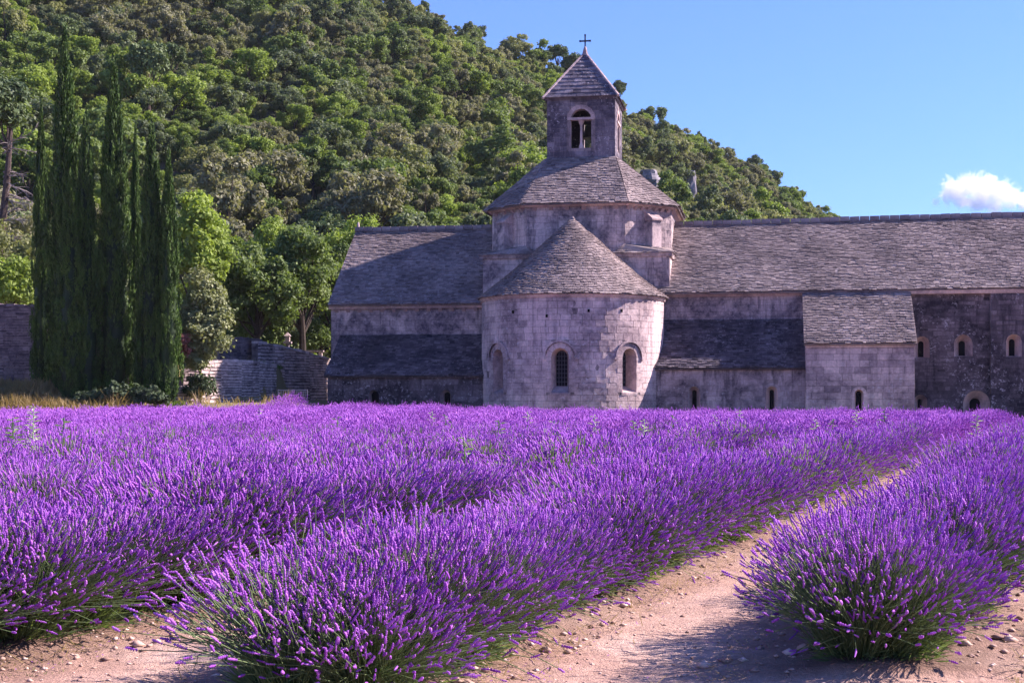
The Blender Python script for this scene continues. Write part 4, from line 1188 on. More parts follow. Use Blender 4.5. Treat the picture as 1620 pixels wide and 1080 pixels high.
# low scrub between the crowns
sc_n = 6500; uu = g2.uniform(-120, 1500, sc_n); tt_ = g2.uniform(-0.03, 1.03, sc_n)
sx_, sy_, sz_ = hill_point(uu, tt_)
spt = []; srt = []; ssc = []; six = []
for x, y, z, t in zip(sx_, sy_, sz_, tt_):
    z = z + hbump(x, y) * min(1, max(0, t) * 3) * (1 - 0.75 * math.exp(-((t - 1) / 0.1) ** 2)) - 0.7
    k = g2.uniform(0.22, 0.45)
    spt.append((x, y, z)); srt.append((0, 0, g2.uniform(0, 6.28))); ssc.append((k * 1.3, k * 1.3, k)); six.append(int(g2.integers(15)))
tag(instancer('hillside_scrub', spt, srt, ssc, six, kc), 'low scrub filling the gaps between hillside trees', kind='stuff')

# limestone outcrops
def outcrop(u, v, Y, wpx, hpx, label, seed, grp=None):
    X = (u - 810) / F * Y; z = EYE + (HOR - v) / F * Y
    bm_ = MB(); r_ = random.Random(seed)
    W, H = wpx / F * Y, hpx / F * Y
    n1, n2 = 14, 9
    for i in range(n1 + 1):
        for j in range(n2 + 1):
            a = i / n1 * 2 * math.pi; t = j / n2
            rr_ = (0.5 + 0.12 * noise.noise(Vector((math.cos(a) * 1.5 + seed, math.sin(a) * 1.5, t * 3)))) * (1 - 0.35 * t ** 3)
            nz_ = 1 + 0.35 * noise.noise(Vector((math.cos(a) * 4, math.sin(a) * 4 + seed, t * 6)))
            bm_.v.append((W * rr_ * nz_ * math.cos(a), W * 0.7 * rr_ * nz_ * math.sin(a), -H * 0.8 + H * 1.5 * t))
    for i in range(n1):
        for j in range(n2):
            a = i * (n2 + 1) + j; bm_.f.append((a, a + n2 + 1, a + n2 + 2, a + 1)); bm_.t.append(0.5); bm_.m.append(0)
    bm_.f.append(tuple(i * (n2 + 1) + n2 for i in range(n1))); bm_.t.append(0.5); bm_.m.append(0)
    o = bm_.build('rock_outcrop', M['rock']); o.location = (X, Y, z)
    tag(o, label, 'rock', grp)
def hill_Y(u, v):
    for t in np.linspace(0.02, 1.02, 200):
        X, Y, z = hill_point(u, t)
        if HOR - (z - EYE) / Y * F <= v: return float(Y)
    return float(Y)
outcrop(1094, 294, hill_Y(1094, 312) - 3, 17, 34, 'tall pale limestone crag on the slope right of the crossing roof', 1)
outcrop(1026, 283, hill_Y(1026, 296) - 3, 34, 20, 'low pale limestone ledge just right of the crossing roof', 2)

# skyline pines that stand out
def stand_tree(name, label, kind, u, vbase, vtop, cat='tree', Y=None, wid=1.0, group=None, rz=0.0):
    Y = Y or hill_Y(u, vbase)
    X = (u - 810) / F * Y; z = EYE + (HOR - vbase) / F * Y
    h = (vbase - vtop) / F * Y; H0 = {'pine': 6.2}.get(kind, 5.0)
    r_ = empty(name, (X, Y, z), rz); k = h / H0; r_.scale = (k * wid, k * wid, k)
    cm_, tm_ = HT[kind][int(u) % 3]
    for nm, m_ in (('crown', cm_), ('trunk', tm_)):
        c = bpy.data.objects.new(nm, m_); COL.objects.link(c); c.parent = r_
    tag(r_, label, cat, group)
stand_tree('pine_tree', 'broad dark pine on the skyline just left of the bell tower roof', 'pine', 882, 122, 70, wid=1.35)
stand_tree('pine_tree', 'dark pine leaning out of the skyline left of the broad one', 'pine', 862, 116, 78, wid=1.1)
stand_tree('pine_tree', 'small pine peeping out right of the bell tower roof', 'pine', 979, 176, 124, wid=0.8)
stand_tree('pine_tree', 'lone thin pine on the right-hand skyline', 'pine', 1106, 245, 206, wid=0.55)
stand_tree('pine_tree', 'flat-topped pine on the skyline in the upper middle', 'pine', 748, 85, 42, wid=1.1)
stand_tree('pine_tree', 'dark pine cut by the top edge where the skyline begins', 'pine', 640, 14, -28, wid=1.2)

# trees behind the terrace walls -------------------------------------------------
def big_tree(name, label, u, Y, vtop, wpx, lmat, seed, nleaf=17000, size=0.15, trunk_r=0.17, lowc=0.2, cat='tree', group=None, lean=0.0, bmat=None, rl=(0.28, 0.48), nl=30, low=-0.6):
    X = (u - 810) / F * Y; z = float(ground_z(X, Y)) - 0.1
    zt = EYE + (HOR - vtop) / F * Y; H = zt - z; rx = wpx / 2 / F * Y
    zc_ = H * (1 + lowc) / 2; rz_ = H * (1 - lowc) / 2
    cm_, tm_ = tree_meshes(name, nl, rx, rz_, zc_, (rx * rl[0], rx * rl[1]), nleaf, size, lmat, bmat or M['bark'], seed, trunk_r, limbs=9, sub=6, low=low)
    r_ = empty(name, (X, Y, z)); tag(r_, label, cat, group)
    link('crown', cm_, r_); link('trunk', tm_, r_)
    return r_
big_tree('leafy_tree', 'broad green tree behind the walls with dark trunk above the pier', 405, 84, 352, 135, M['leaf_mid'], 501, trunk_r=0.2, lowc=0.1, nleaf=22000)
big_tree('leafy_tree', 'green tree left of the church gable with a thick leaning trunk', 478, 87, 352, 130, M['leaf_mid'], 502, trunk_r=0.22, lowc=0.16, nleaf=22000)
big_tree('leafy_tree', 'narrow green tree half hidden behind the church gable', 528, 90, 372, 90, M['leaf_mid'], 503)
big_tree('leafy_tree', 'bright yellow-green tree right behind the last cypress', 310, 80, 285, 110, M['leaf_bright'], 504, lowc=0.15)
big_tree('leafy_tree', 'bright leafy tree in the middle above the terrace wall', 372, 93, 372, 110, M['leaf_bright'], 505, lowc=0.2)
big_tree('leafy_tree', 'yellow-green tree above the church roof end', 560, 100, 330, 130, M['leaf_bright'], 506, lowc=0.2)
big_tree('leafy_tree', 'round bright tree at the foot of the slope left of gable', 440, 98, 330, 110, M['leaf_bright'], 507, lowc=0.2)
for k, (u, Y, vt, wp) in enumerate(((430, 87, 490, 70), (508, 90, 500, 66), (385, 85, 500, 60), (545, 92, 500, 50))):
    big_tree('green_bush', ['round green bush at the foot of the dark trunk', 'low green bush beside the stone bench', 'low bush behind the short upper wall', 'green bush behind the church gable'][k], u, Y, vt, wp, M['leaf_mid'], 520 + k, 2500, 0.13, 0.05, 0.05, 'bush')
for k, (u, Y, vt, wp, lm) in enumerate(((20, 76, 400, 110, 'leaf_bright'), (-20, 80, 330, 140, 'leaf_olive'), (60, 79, 360, 110, 'leaf_olive'), (35, 88, 290, 100, 'leaf_brown'))):
    big_tree('wild_bush', ['yellow-green bush rising over the dark wall at left', 'olive bush at the left edge under the pine', 'olive bush hidden behind the first cypress', 'brownish thicket left of the cypresses'][k], u, Y, vt, wp, M[lm], 540 + k, 5000, 0.15, 0.08, 0.05, 'bush')
# big shrub right of the cypresses
shr = big_tree('round_shrub', 'big pale-leaved shrub hanging over the terrace wall right of the cypresses', 316, 67.3, 418, 86, M['leaf_shrub'], 560, 22000, 0.12, 0.07, 0.20, 'shrub', rl=(0.35, 0.6), nl=46, low=-1)
C_, R_ = lobes(6, 0.42, 0.5, 2.75, (0.16, 0.3), 9); C_ = C_ + np.array([-0.62, -1.15, 0.0])
link('reddish_leaves', mesh_np('reddish_leaves', [leaf_cloud(C_, R_, 500, 0.13, seed=8)], [M['leaf_red']]), shr)

# left pine with dead branches
px_, py_ = wpt(-6, 82); pz_ = float(ground_z(px_, py_))
pn = empty('pine_tree', (px_, py_, pz_)); tag(pn, 'tall pine at the left edge with bare dead branches below its crown', 'pine')
ztop_ = EYE + (HOR - 118) / F * 82 - pz_
C_, R_ = lobes(24, 2.3, 1.7, ztop_ - 1.9, (0.5, 0.85), 77, low=-0.5)
link('crown', mesh_np('pine_crown', [leaf_cloud(C_, R_, 12000, 0.16, seed=6, aspect=2.2)], [M['leaf_pine']]), pn)
q = MB(); q.tube([(0.5, 0, -0.5), (0.1, 0, 4), (0.6, 0, 8), (0.9, 0, ztop_ - 2.5)], [0.3, 0.24, 0.2, 0.1], 9)
for a in range(7): 
    c = C_[a * 3]; q.tube([(0.7, 0, ztop_ - 4.2), (c[0] * 0.5 + 0.3, c[1] * 0.5, ztop_ - 3.4), tuple(c)], [0.1, 0.07, 0.03], 5)
q.build('trunk', M['pine_bark'], pn)
rd = random.Random(3)
for i in range(15):
    zb__ = rd.uniform(3.5, 11.0); a = rd.uniform(-0.9, 0.9); L = rd.uniform(1.2, 2.7)
    q = MB(); p = Vector((0.4, 0, zb__)); d = Vector((math.cos(a), -math.sin(a) * 0.6, rd.uniform(-0.5, 0.2))).normalized(); P = [p]; 
    for s in range(5):
        d = (d + Vector((rd.uniform(-.3, .3), rd.uniform(-.3, .3), rd.uniform(-.25, .25)))).normalized(); p = p + d * L / 5; P.append(p)
    q.tube(P, [0.05, 0.042, 0.034, 0.026, 0.018, 0.008], 4)
    for s in range(1, 5):
        for _ in range(2):
            dd = (d + Vector((rd.uniform(-1, 1), rd.uniform(-1, 1), rd.uniform(-.9, .7)))).normalized()
            q.tube([P[s], P[s] + dd * 0.35 + Vector((0, 0, 0.05)), P[s] + dd * rd.uniform(0.5, 0.9)], [0.022, 0.014, 0.006], 3)
    q.build('dead_branch', M['dead'], pn)

# ------------------------------------------------------------------ cypresses
def cypress_mesh(seed, H=14.0, Rm=0.95, n=330, per=95):
    g_ = np.random.default_rng(seed)
    def rad(z):
        t = z / H
        return Rm * (np.minimum(1, (t / 0.13 + 0.3)) ** 0.7) * np.clip(1.0 - t ** 2.3, 0, 1) ** 0.95 + 0.02
    z = g_.uniform(0.02, 0.985, n) ** 0.85 * H; a = g_.uniform(0, 2 * np.pi, n)
    rr_ = rad(z) * g_.uniform(0.55, 1.04, n) * (1 + 0.16 * np.sin(a * 4 + seed + z * 0.35))
    L = g_.uniform(0.5, 1.15, n); wd_ = g_.uniform(0.12, 0.27, n) * np.clip(rad(z) / Rm + 0.25, 0.35, 1.1)
    tl = g_.uniform(0, 1, n)
    k = np.repeat(np.arange(n), per); m = len(k)
    d = g_.normal(size=(m, 3)); d /= np.linalg.norm(d, axis=1)[:, None]
    loc = d * g_.uniform(0.5, 1, m)[:, None]
    px = rr_[k] * np.cos(a[k]) + loc[:, 0] * wd_[k]; py = rr_[k] * np.sin(a[k]) + loc[:, 1] * wd_[k]; pz2 = z[k] + loc[:, 2] * L[k] * 0.7
    p = np.stack([px, py, np.maximum(0.15, pz2)], 1)
    out = np.stack([np.cos(a[k]), np.sin(a[k]), np.zeros(m)], 1)
    up = np.array([0, 0, 1.0]) + out * 0.28 + g_.normal(size=(m, 3)) * 0.24; up /= np.linalg.norm(up, axis=1)[:, None]
    side = np.cross(up, d + g_.normal(size=(m, 3)) * 0.4); side /= np.linalg.norm(side, axis=1)[:, None]
    ln = g_.uniform(0.09, 0.2, m)[:, None]; wv = g_.uniform(0.022, 0.05, m)[:, None]
    Vv = np.stack([p - side * wv * 0.5, p + side * wv, p + up * ln + side * wv * 0.1, p + up * ln * 0.5 - side * wv], 1).reshape(-1, 3)
    tn = np.clip(tl[k] * 0.5 + g_.uniform(0, 0.5, m), 0, 1)
    # closed inner body in the darkest leaf tone
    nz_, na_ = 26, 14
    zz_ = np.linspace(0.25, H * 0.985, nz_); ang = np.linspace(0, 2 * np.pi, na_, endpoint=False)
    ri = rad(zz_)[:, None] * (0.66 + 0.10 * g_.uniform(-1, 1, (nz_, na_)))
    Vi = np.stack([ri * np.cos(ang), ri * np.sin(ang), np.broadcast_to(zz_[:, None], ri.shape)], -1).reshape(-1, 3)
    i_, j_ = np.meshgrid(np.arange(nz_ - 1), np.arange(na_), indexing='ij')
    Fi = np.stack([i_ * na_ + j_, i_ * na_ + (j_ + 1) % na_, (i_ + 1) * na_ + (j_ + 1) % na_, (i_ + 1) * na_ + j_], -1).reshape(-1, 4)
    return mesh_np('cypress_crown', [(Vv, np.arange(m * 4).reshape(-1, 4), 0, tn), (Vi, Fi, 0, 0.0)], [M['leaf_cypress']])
CYM = [cypress_mesh(900 + i) for i in range(4)]
q = MB(); q.tube([(0, 0, -0.5), (0, 0, 1.2), (0, 0, 6), (0, 0, 12.5)], [0.24, 0.2, 0.14, 0.03], 8); cy_trunk = q.mesh('cypress_trunk', M['bark'])
q = MB()
for i in range(8):
    a = i * 0.8; q.tube([(0.05 * math.cos(a), 0.05 * math.sin(a), 0.1), (0.3 * math.cos(a), 0.3 * math.sin(a), 0.7), (0.55 * math.cos(a), 0.55 * math.sin(a), 1.8)], [0.05, 0.035, 0.015], 5)
cy_limbs = q.mesh('cypress_limbs', M['bark'])
CYP = [  # u, Y, base v, top v, width px, label
    (65, 65.6, 600, 178, 32, 'narrow dark cypress, leftmost of the group, beside the stone wall'),
    (102, 64.8, 622, 58, 60, 'tallest cypress of the group with a long thin spire'),
    (136, 64.0, 624, 182, 46, 'broad cypress right of the tallest one, much lower than it'),
    (112, 63.4, 622, 278, 50, 'short cypress in front of the tallest spire'),
    (180, 64.6, 626, 106, 58, 'pointed cypress standing alone in the middle of the group'),
    (214, 67.0, 630, 208, 24, 'slim shaded cypress behind the gap in the group'),
    (240, 64.2, 632, 196, 50, 'dark pointed cypress at the right of the group'),
    (267, 64.0, 632, 246, 42, 'lowest cypress, rightmost of the group, touching the shrub'),
]
for i, (u, Y, vb, vt, wp, lab) in enumerate(CYP):
    X = (u - 810) / F * Y; z = float(ground_z(X, Y)) - 0.15
    H = EYE + (HOR - vt) / F * Y - z
    r_ = empty('cypress_tree', (X, Y, z), rn.uniform(0, 6.28)); tag(r_, lab, 'cypress')
    k = wp / F * Y / 2.05; r_.scale = (k * 1.03, k * 1.03, H / 14.0)
    for nm, m_ in (('crown', CYM[i % 4]), ('trunk', cy_trunk), ('lower_limbs', cy_limbs)):
        c = bpy.data.objects.new(nm, m_); COL.objects.link(c); c.parent = r_
# low glossy undergrowth at their feet
for k, (u, Y, vt, wp, lab) in enumerate(((150, 62.4, 612, 34, 'low glossy bush at the foot between first and second cypress clump'), (180, 62.4, 600, 44, 'broad dark bush under the middle cypress'), (222, 62.6, 610, 36, 'low bush under the gap between cypresses'), (316, 66.7, 588, 56, 'small dark bush on the slope right under the big pale shrub'), (250, 62.4, 606, 36, 'low leafy bush at the foot of the right cypresses'), (128, 62.4, 620, 30, 'small straggly bush at the foot of the first clump'))):
    big_tree('low_bush', lab, u, Y, vt, wp, M['leaf_ivy'], 600 + k, 1800, 0.10, 0.04, 0.0, 'bush')

# ------------------------------------------------------------------ dry grass on the bank
def blades(name, n, xr, yr, h, lab, mats, seed, wmul=1.0, keep=None, lean=0.35):
    g_ = np.random.default_rng(seed)
    x = g_.uniform(*xr, n); y = g_.uniform(*yr, n)
    if keep is not None:
        m = keep(x, y, g_); x, y = x[m], y[m]; n = len(x)
    z = ground_z(x, y) - 0.02
    hh = g_.uniform(h[0], h[1], n) * (0.7 + 0.6 * np.sin(x * 1.7) * np.sin(y * 1.3 + x * 0.4) ** 2)
    a = g_.uniform(0, 6.28, n); w_ = g_.uniform(0.006, 0.016, n) * wmul
    s = np.stack([np.cos(a), np.sin(a), 0 * a], 1) * w_[:, None]
    d = np.stack([g_.normal(size=n) * lean, g_.normal(size=n) * lean, np.ones(n)], 1); d /= np.linalg.norm(d, axis=1)[:, None]
    p = np.stack([x, y, z], 1)
    p1 = p + d * (hh * 0.55)[:, None]; p2 = p + d * hh[:, None] + np.stack([d[:, 0], d[:, 1], -0.3 + 0 * x], 1) * (hh * 0.25)[:, None]
    V_ = np.stack([p - s, p + s, p1 + s * 0.8, p2, p1 - s * 0.8], 1).reshape(-1, 3)
    b_ = np.arange(n) * 5
    F1 = np.stack([b_, b_ + 1, b_ + 2, b_ + 4], 1); F2 = np.stack([b_ + 4, b_ + 2, b_ + 3], 1)
    tn = np.clip(g_.uniform(0, 0.6, n) + 0.4 * (np.sin(x * 0.9 + y) * 0.5 + 0.5), 0, 1)
    o = link(name, mesh_np(name, [(V_[:0], F2, 0, tn), (V_, F1, 0, tn)], mats))
    tag(o, lab, kind='stuff'); return o

blades('dry_grass', 26000, (-27, -8.0), (58.8, 66.5), (0.25, 0.8), 'tall dry yellow grass on the bank behind the lavender', [M['dry_grass']], 21, 1.7,  keep=lambda x, y, g_: (y < np.interp(x, WALLX, WALLY) - 1.2) & (g_.random(len(x)) < np.clip((-x - 15.5) / 4, 0.05, 1)))
blades('green_grass', 9000, (-17.4, -14.2), (62.5, 70), (0.12, 0.35), 'green grass strip on the little slope below the shrub', [M['green_grass']], 22, 1.6, keep=lambda x, y, g_: np.abs((x + 15.9) - (65.6 - y) * 0.35) < 0.55)
blades('terrace_grass', 16000, (-20, -8.8), (70, 96), (0.2, 0.5), 'yellow-green grass on the terrace under the trees', [M['green_grass']], 23, 2.6, keep=lambda x, y, g_: y > np.interp(x, WALLX, WALLY) + 1.1)

# ------------------------------------------------------------------ lavender
def spike_profile(lod):
    if lod == 0: return 5, [(0, .2), (.07, 1.0), (.16, .35), (.22, .3), (.30, 1.1), (.40, .5), (.5, 1.2), (.60, .5), (.70, 1.15), (.80, .5), (.88, .85), (1.0, .1)]
    if lod == 1: return 4, [(0, .3), (.2, 1.05), (.42, .7), (.65, 1.1), (1.0, .15)]
    return 3, [(0, .4), (.45, 1.15), (1.0, .2)]
def lav_bush(seed, ns, lod, nleaf, thick=1.0, end_bias=False):
    g_ = np.random.default_rng(seed)
    # directions over the dome, a little denser at the top
    ct_ = g_.uniform(0.12, 1, ns) ** 0.60; th = np.arccos(ct_); az = g_.uniform(0, 2 * np.pi, ns)
    L = (0.60 + 0.13 * np.sin(th) ** 2) * np.where(g_.random(ns) < 0.16, g_.uniform(0.55, 0.95, ns), g_.normal(1, 0.10, ns))
    base = np.stack([np.cos(az), np.sin(az), 0 * az], 1) * (g_.uniform(0, 0.20, ns) * np.sin(th))[:, None]
    d0 = np.stack([np.sin(th * 0.75) * np.cos(az), np.sin(th * 0.75) * np.sin(az), np.cos(th * 0.75)], 1)
    d1 = np.stack([np.sin(th * 1.08) * np.cos(az), np.sin(th * 1.08) * np.sin(az), np.cos(th * 1.08)], 1) + g_.normal(size=(ns, 3)) * 0.19
    d1 /= np.linalg.norm(d1, axis=1)[:, None]
    mid = base + d0 * (L * 0.5)[:, None]; tip = mid + d1 * (L * 0.5)[:, None]
    tip[:, 2] = np.maximum(tip[:, 2], 0.05)
    sd_ = d1 + g_.normal(size=(ns, 3)) * 0.22; sd_[:, 2] += 0.12; sd_ /= np.linalg.norm(sd_, axis=1)[:, None]
    blocks = []
    # stems
    st_from = base + d0 * (L * (0.12 if lod == 0 else 0.3))[:, None]
    up = np.cross(d1, np.array([0.2, 0.1, 1.0])); up /= np.linalg.norm(up, axis=1)[:, None] + 1e-6
    w_ = (0.0022 if lod == 0 else 0.0034) * thick
    cr_ = np.cross(d1, up)
    if lod == 0:
        V_ = []
        for P in (st_from, mid, tip):
            for q_ in range(3): V_.append(P + (up * math.cos(q_ * 2.094) + cr_ * math.sin(q_ * 2.094)) * w_)
        V_ = np.stack(V_, 1).reshape(-1, 3)
        Fs = []
        for r_ in range(2):
            for q_ in range(3): Fs.append([r_ * 3 + q_, r_ * 3 + (q_ + 1) % 3, r_ * 3 + 3 + (q_ + 1) % 3, r_ * 3 + 3 + q_])
        Fs = (np.arange(ns)[:, None, None] * 9 + np.array(Fs)[None]).reshape(-1, 4)
        blocks.append((V_, Fs, 1, np.repeat(g_.uniform(0.2, 1, ns), 6)))
    elif lod == 1:
        V_ = np.stack([mid - up * w_, mid + up * w_, tip + up * w_, tip - up * w_], 1).reshape(-1, 3)
        blocks.append((V_, np.arange(ns * 4).reshape(-1, 4), 1, g_.uniform(0.2, 1, ns)))
    # flower spikes
    k, prof = spike_profile(lod)
    a = np.cross(sd_, np.array([0.3, 0.2, 1.0])); a /= np.linalg.norm(a, axis=1)[:, None]; b_ = np.cross(sd_, a)
    sl = g_.uniform(0.038, 0.082, ns) * (1.0 if lod == 0 else 1.15 if lod == 1 else 1.5); sr = g_.uniform(0.0052, 0.0078, ns) * thick
    V_ = []
    for i, (t, r_) in enumerate(prof):
        off_ = (i % 2) * math.pi / k
        bend = a * (t * t * 0.1)
        for q_ in range(k):
            an = q_ * 2 * math.pi / k + off_
            jit = g_.uniform(0.75, 1.25, ns) if lod == 0 else 1.0
            V_.append(tip + (sd_ + bend) * (sl * t)[:, None] + (a * math.cos(an) + b_ * math.sin(an)) * (sr * r_ * jit)[:, None])
    V_ = np.stack(V_, 1).reshape(-1, 3); nv_ = len(prof) * k
    Fs = []
    for i in range(len(prof) - 1):
        for q_ in range(k): Fs.append([i * k + q_, i * k + (q_ + 1) % k, (i + 1) * k + (q_ + 1) % k, (i + 1) * k + q_])
    nf_ = len(Fs)
    Fs = (np.arange(ns)[:, None, None] * nv_ + np.array(Fs)[None]).reshape(-1, 4)
    tn = np.repeat(g_.uniform(0, 0.8, ns), nf_) + np.tile(np.repeat(np.linspace(0, 0.2, len(prof) - 1), k), ns)
    blocks.append((V_, Fs, 0, np.clip(tn, 0, 1)))
    # grey-green leaves of the cushion
    if nleaf:
        n = nleaf
        ct_ = g_.uniform(0.02, 1, n); th = np.arccos(ct_); az = g_.uniform(0, 2 * np.pi, n)
        d = np.stack([np.sin(th) * np.cos(az), np.sin(th) * np.sin(az), np.cos(th)], 1)
        p0 = d * g_.uniform(0.03, 0.26, n)[:, None]; p0[:, 2] = np.abs(p0[:, 2])
        d2 = d + g_.normal(size=(n, 3)) * 0.35; d2[:, 2] += 0.15; d2 /= np.linalg.norm(d2, axis=1)[:, None]
        ln = g_.uniform(0.10, 0.26, n)[:, None]
        sx2 = np.cross(d2, g_.normal(size=(n, 3))); sx2 /= np.linalg.norm(sx2, axis=1)[:, None]
        wv = (0.0045 if lod == 0 else 0.009 if lod == 1 else 0.02)
        V_ = np.stack([p0 - sx2 * wv * 0.6, p0 + d2 * ln * 0.5 - sx2 * wv, p0 + d2 * ln, p0 + d2 * ln * 0.5 + sx2 * wv], 1).reshape(-1, 3)
        V_[:, 2] = np.maximum(V_[:, 2], 0.01)
        blocks.append((V_, np.arange(n * 4).reshape(-1, 4), 1, g_.uniform(0, 0.8, n)))
    return mesh_np('lavender_bush', blocks, [M['lav'], M['lav_leaf']])
LC = []
for lod, (nv_, ns, nl_, th_) in enumerate(((5, 1080, 900, 1.0), (4, 520, 260, 1.15), (3, 340, 60, 1.45))):
    c_ = bpy.data.collections.new('lavender_kinds_%d' % lod)
    for i in range(nv_): c_.objects.link(bpy.data.objects.new('%02d_bush' % i, lav_bush(70 + lod * 10 + i, int(ns * (0.55 if i == 1 else 0.8 if i == 2 else 1)), lod, int(nl_ * (1.5 if i == 1 else 1)), th_)))
    LC.append((c_, nv_))
gl = np.random.default_rng(5)
WX = {1: 0.73, 2: 0.83, 3: 0.98}
def field_end(X): return float(np.interp(X, [-40, -12, -6, 0, 8, 14, 20, 26], [58.0, 58.8, 64.5, 64.0, 62.0, 60.5, 59.0, 58.0]))
ROWLAB = {0: 'unseen lavender row just outside the frame, added for its shade on the right-hand path', 1: 'lavender row starting at the bottom right corner between two dirt paths', 2: 'middle lavender row with its front end at the bottom centre', 3: 'lavender row entering from the left edge in front'}
for i, x0 in enumerate(ROWS):
    y0_ = RSTART.get(i, 4.5); per = [[], [], []]
    Y = y0_ + 0.05
    while True:
        X = x0 + ROWM * Y + (0.24 * min(1, max(0, (8.6 - Y) / 2.6)) if i == 2 else 0)
        if Y > field_end(X): break
        vis_ = (-0.40 * Y - 1.6) < X < (0.385 * Y + 2.2)
        if vis_:
            lod = 0 if Y < 13.5 else 1 if Y < 27 else 2
            nb = 2 if lod < 2 else 2
            for s_ in range(nb):
                w_ = row_w(i)
                off_ = (s_ - 0.5) * (0.22 if i == 1 else 0.30) * w_ + gl.uniform(-0.06, 0.06)
                x_ = X + off_ * 0.93; y_ = Y - off_ * 0.37 + gl.uniform(-0.1, 0.1)
                if y_ < y0_: y_ = y0_ + gl.uniform(0, 0.1)
                k = gl.uniform(0.78, 1.12) * (1.0 + 0.06 * math.sin(Y * 0.9 + i * 2))
                if Y < y0_ + 0.6: k *= 0.95
                if i == 0: k *= 0.85
                per[lod].append(((x_, y_, float(ground_z(x_, y_)) + 0.02), (gl.uniform(-0.1, 0.1), gl.uniform(-0.1, 0.1), gl.uniform(0, 6.28)), (k * WX.get(i, 0.86), k * WX.get(i, 0.86), k * gl.uniform(0.95, 1.06)), int(gl.integers(LC[lod][1]))))
        Y += gl.uniform(0.40, 0.52) if Y < 27 else gl.uniform(0.44, 0.58)
    root = None
    for lod in range(3):
        if per[lod]:
            P_, R2, S2, I2 = zip(*per[lod])
            o = instancer('lavender_row' if root is None else 'far_stretch', P_, R2, S2, I2, LC[lod][0])
            if root is None:
                root = o
                tag(o, ROWLAB.get(i, 'purple flowering lavender row, number of rows deep in the field'), kind='stuff', group='rows of the lavender field')
                if i > 3: o['label'] = 'one of the dense purple lavender rows filling the field up to the abbey'
            else: o.parent = root; o['kind'] = 'stuff'

# stray fallen spikes and litter, pebbles on the paths -------------------------
gp = np.random.default_rng(8)
n = 11000
Yp = 4.8 * (26 / 4.8) ** gp.uniform(0, 1, n); Xp = gp.uniform(-0.45, 0.45, n) * Yp
dd = litter_at(Xp, Yp); keep = (dd > 0.35); Xp, Yp, dd = Xp[keep], Yp[keep], dd[keep]
n = len(Xp)
sz_ = gp.gamma(1.6, 0.0042, n).clip(0.003, 0.026) * np.where(dd < 0.85, 1.75, 0.8)
octa = np.array([(1, 0, 0), (0, 1, 0), (-1, 0, 0), (0, -1, 0), (0, 0, 0.7), (0, 0, -0.7)], float)
Fo = np.array([(0, 1, 4), (1, 2, 4), (2, 3, 4), (3, 0, 4), (1, 0, 5), (2, 1, 5), (3, 2, 5), (0, 3, 5)])
Vp = octa[None] * sz_[:, None, None] * gp.uniform(0.6, 1.3, (n, 6, 1)) * np.array([1.2, 1, 0.75])
an = gp.uniform(0, 6.28, n); c_, s_ = np.cos(an), np.sin(an)
Vr = np.stack([Vp[..., 0] * c_[:, None] - Vp[..., 1] * s_[:, None], Vp[..., 0] * s_[:, None] + Vp[..., 1] * c_[:, None], Vp[..., 2]], -1)
zg = np.array([float(ground_z(a, b)) + noise.fractal(Vector((a * 2.2, b * 2.2, 1.3)), 1.0, 2.0, 5) * 0.022 + abs(noise.noise(Vector((a * 13, b * 13, 0)))) * 0.014 for a, b in zip(Xp, Yp)]) + np.clip(1 - dd / 0.75, 0, 1) * 0.06
Vr += np.stack([Xp, Yp, zg + sz_ * 0.2], -1)[:, None, :]
Fp = (np.arange(n)[:, None, None] * 6 + Fo[None]).reshape(-1, 3)
nm = NT('pebbles'); nm.col(nm.ramp(nm.tone(), [(0, (0.25, 0.15, 0.12)), (0.6, (0.50, 0.34, 0.28)), (1, (0.68, 0.52, 0.46))]))
tag(link('pebbles', mesh_np('pebbles', [(Vr.reshape(-1, 3), Fp, 0, np.repeat(gp.uniform(0, 1, n), 8))], [nm.m])), 'clods and pebbles scattered on the pale dirt paths', kind='stuff')
# dead stalks lying at the edges of the rows
n = 5200
Yp = 4.8 * (24 / 4.8) ** gp.uniform(0, 1, n); ri = gp.integers(1, 4, n); x0s = np.array(ROWS)[ri]
side = np.where(gp.random(n) < 0.6, 1, -1)
Xp = x0s + ROWM * Yp + side * (0.62 + np.abs(gp.normal(size=n)) * 0.13)
ok = (np.abs(Xp / Yp) < 0.42) & (Yp > 5.2); Xp, Yp = Xp[ok], Yp[ok]; n = len(Xp)
zg = ground_z(Xp, Yp) + 0.03
a = gp.uniform(0, 6.28, n); L = gp.uniform(0.04, 0.16, n)
d = np.stack([np.cos(a), np.sin(a), gp.uniform(-0.05, 0.3, n)], 1); s_ = np.stack([-np.sin(a), np.cos(a), 0 * a], 1) * 0.0022
p = np.stack([Xp, Yp, zg + gp.uniform(0, 0.02, n)], 1)
Vd = np.stack([p - s_, p + s_, p + d * L[:, None] + s_, p + d * L[:, None] - s_], 1).reshape(-1, 3)
tag(link('straw_litter', mesh_np('straw_litter', [(Vd, np.arange(n * 4).reshape(-1, 4), 0, gp.uniform(0, 1, n))], [M['dry_grass']])), 'dry stalks littered along the foot of the lavender rows', kind='stuff')
blades('path_weeds', 700, (12.2, 15.6), (34, 43), (0.12, 0.42), 'bright green weeds growing on the far end of the dirt path', [M['weed']], 31, 2.6, keep=lambda x, y, g_: np.abs(x - 0.40 * y + 2.25) < 0.42)
blades('path_tuft', 900, (-2.75, -2.05), (6.5, 6.95), (0.015, 0.05), 'small dry weed tuft on the path at bottom left', [M['green_grass']], 32, 0.25, lean=0.8)

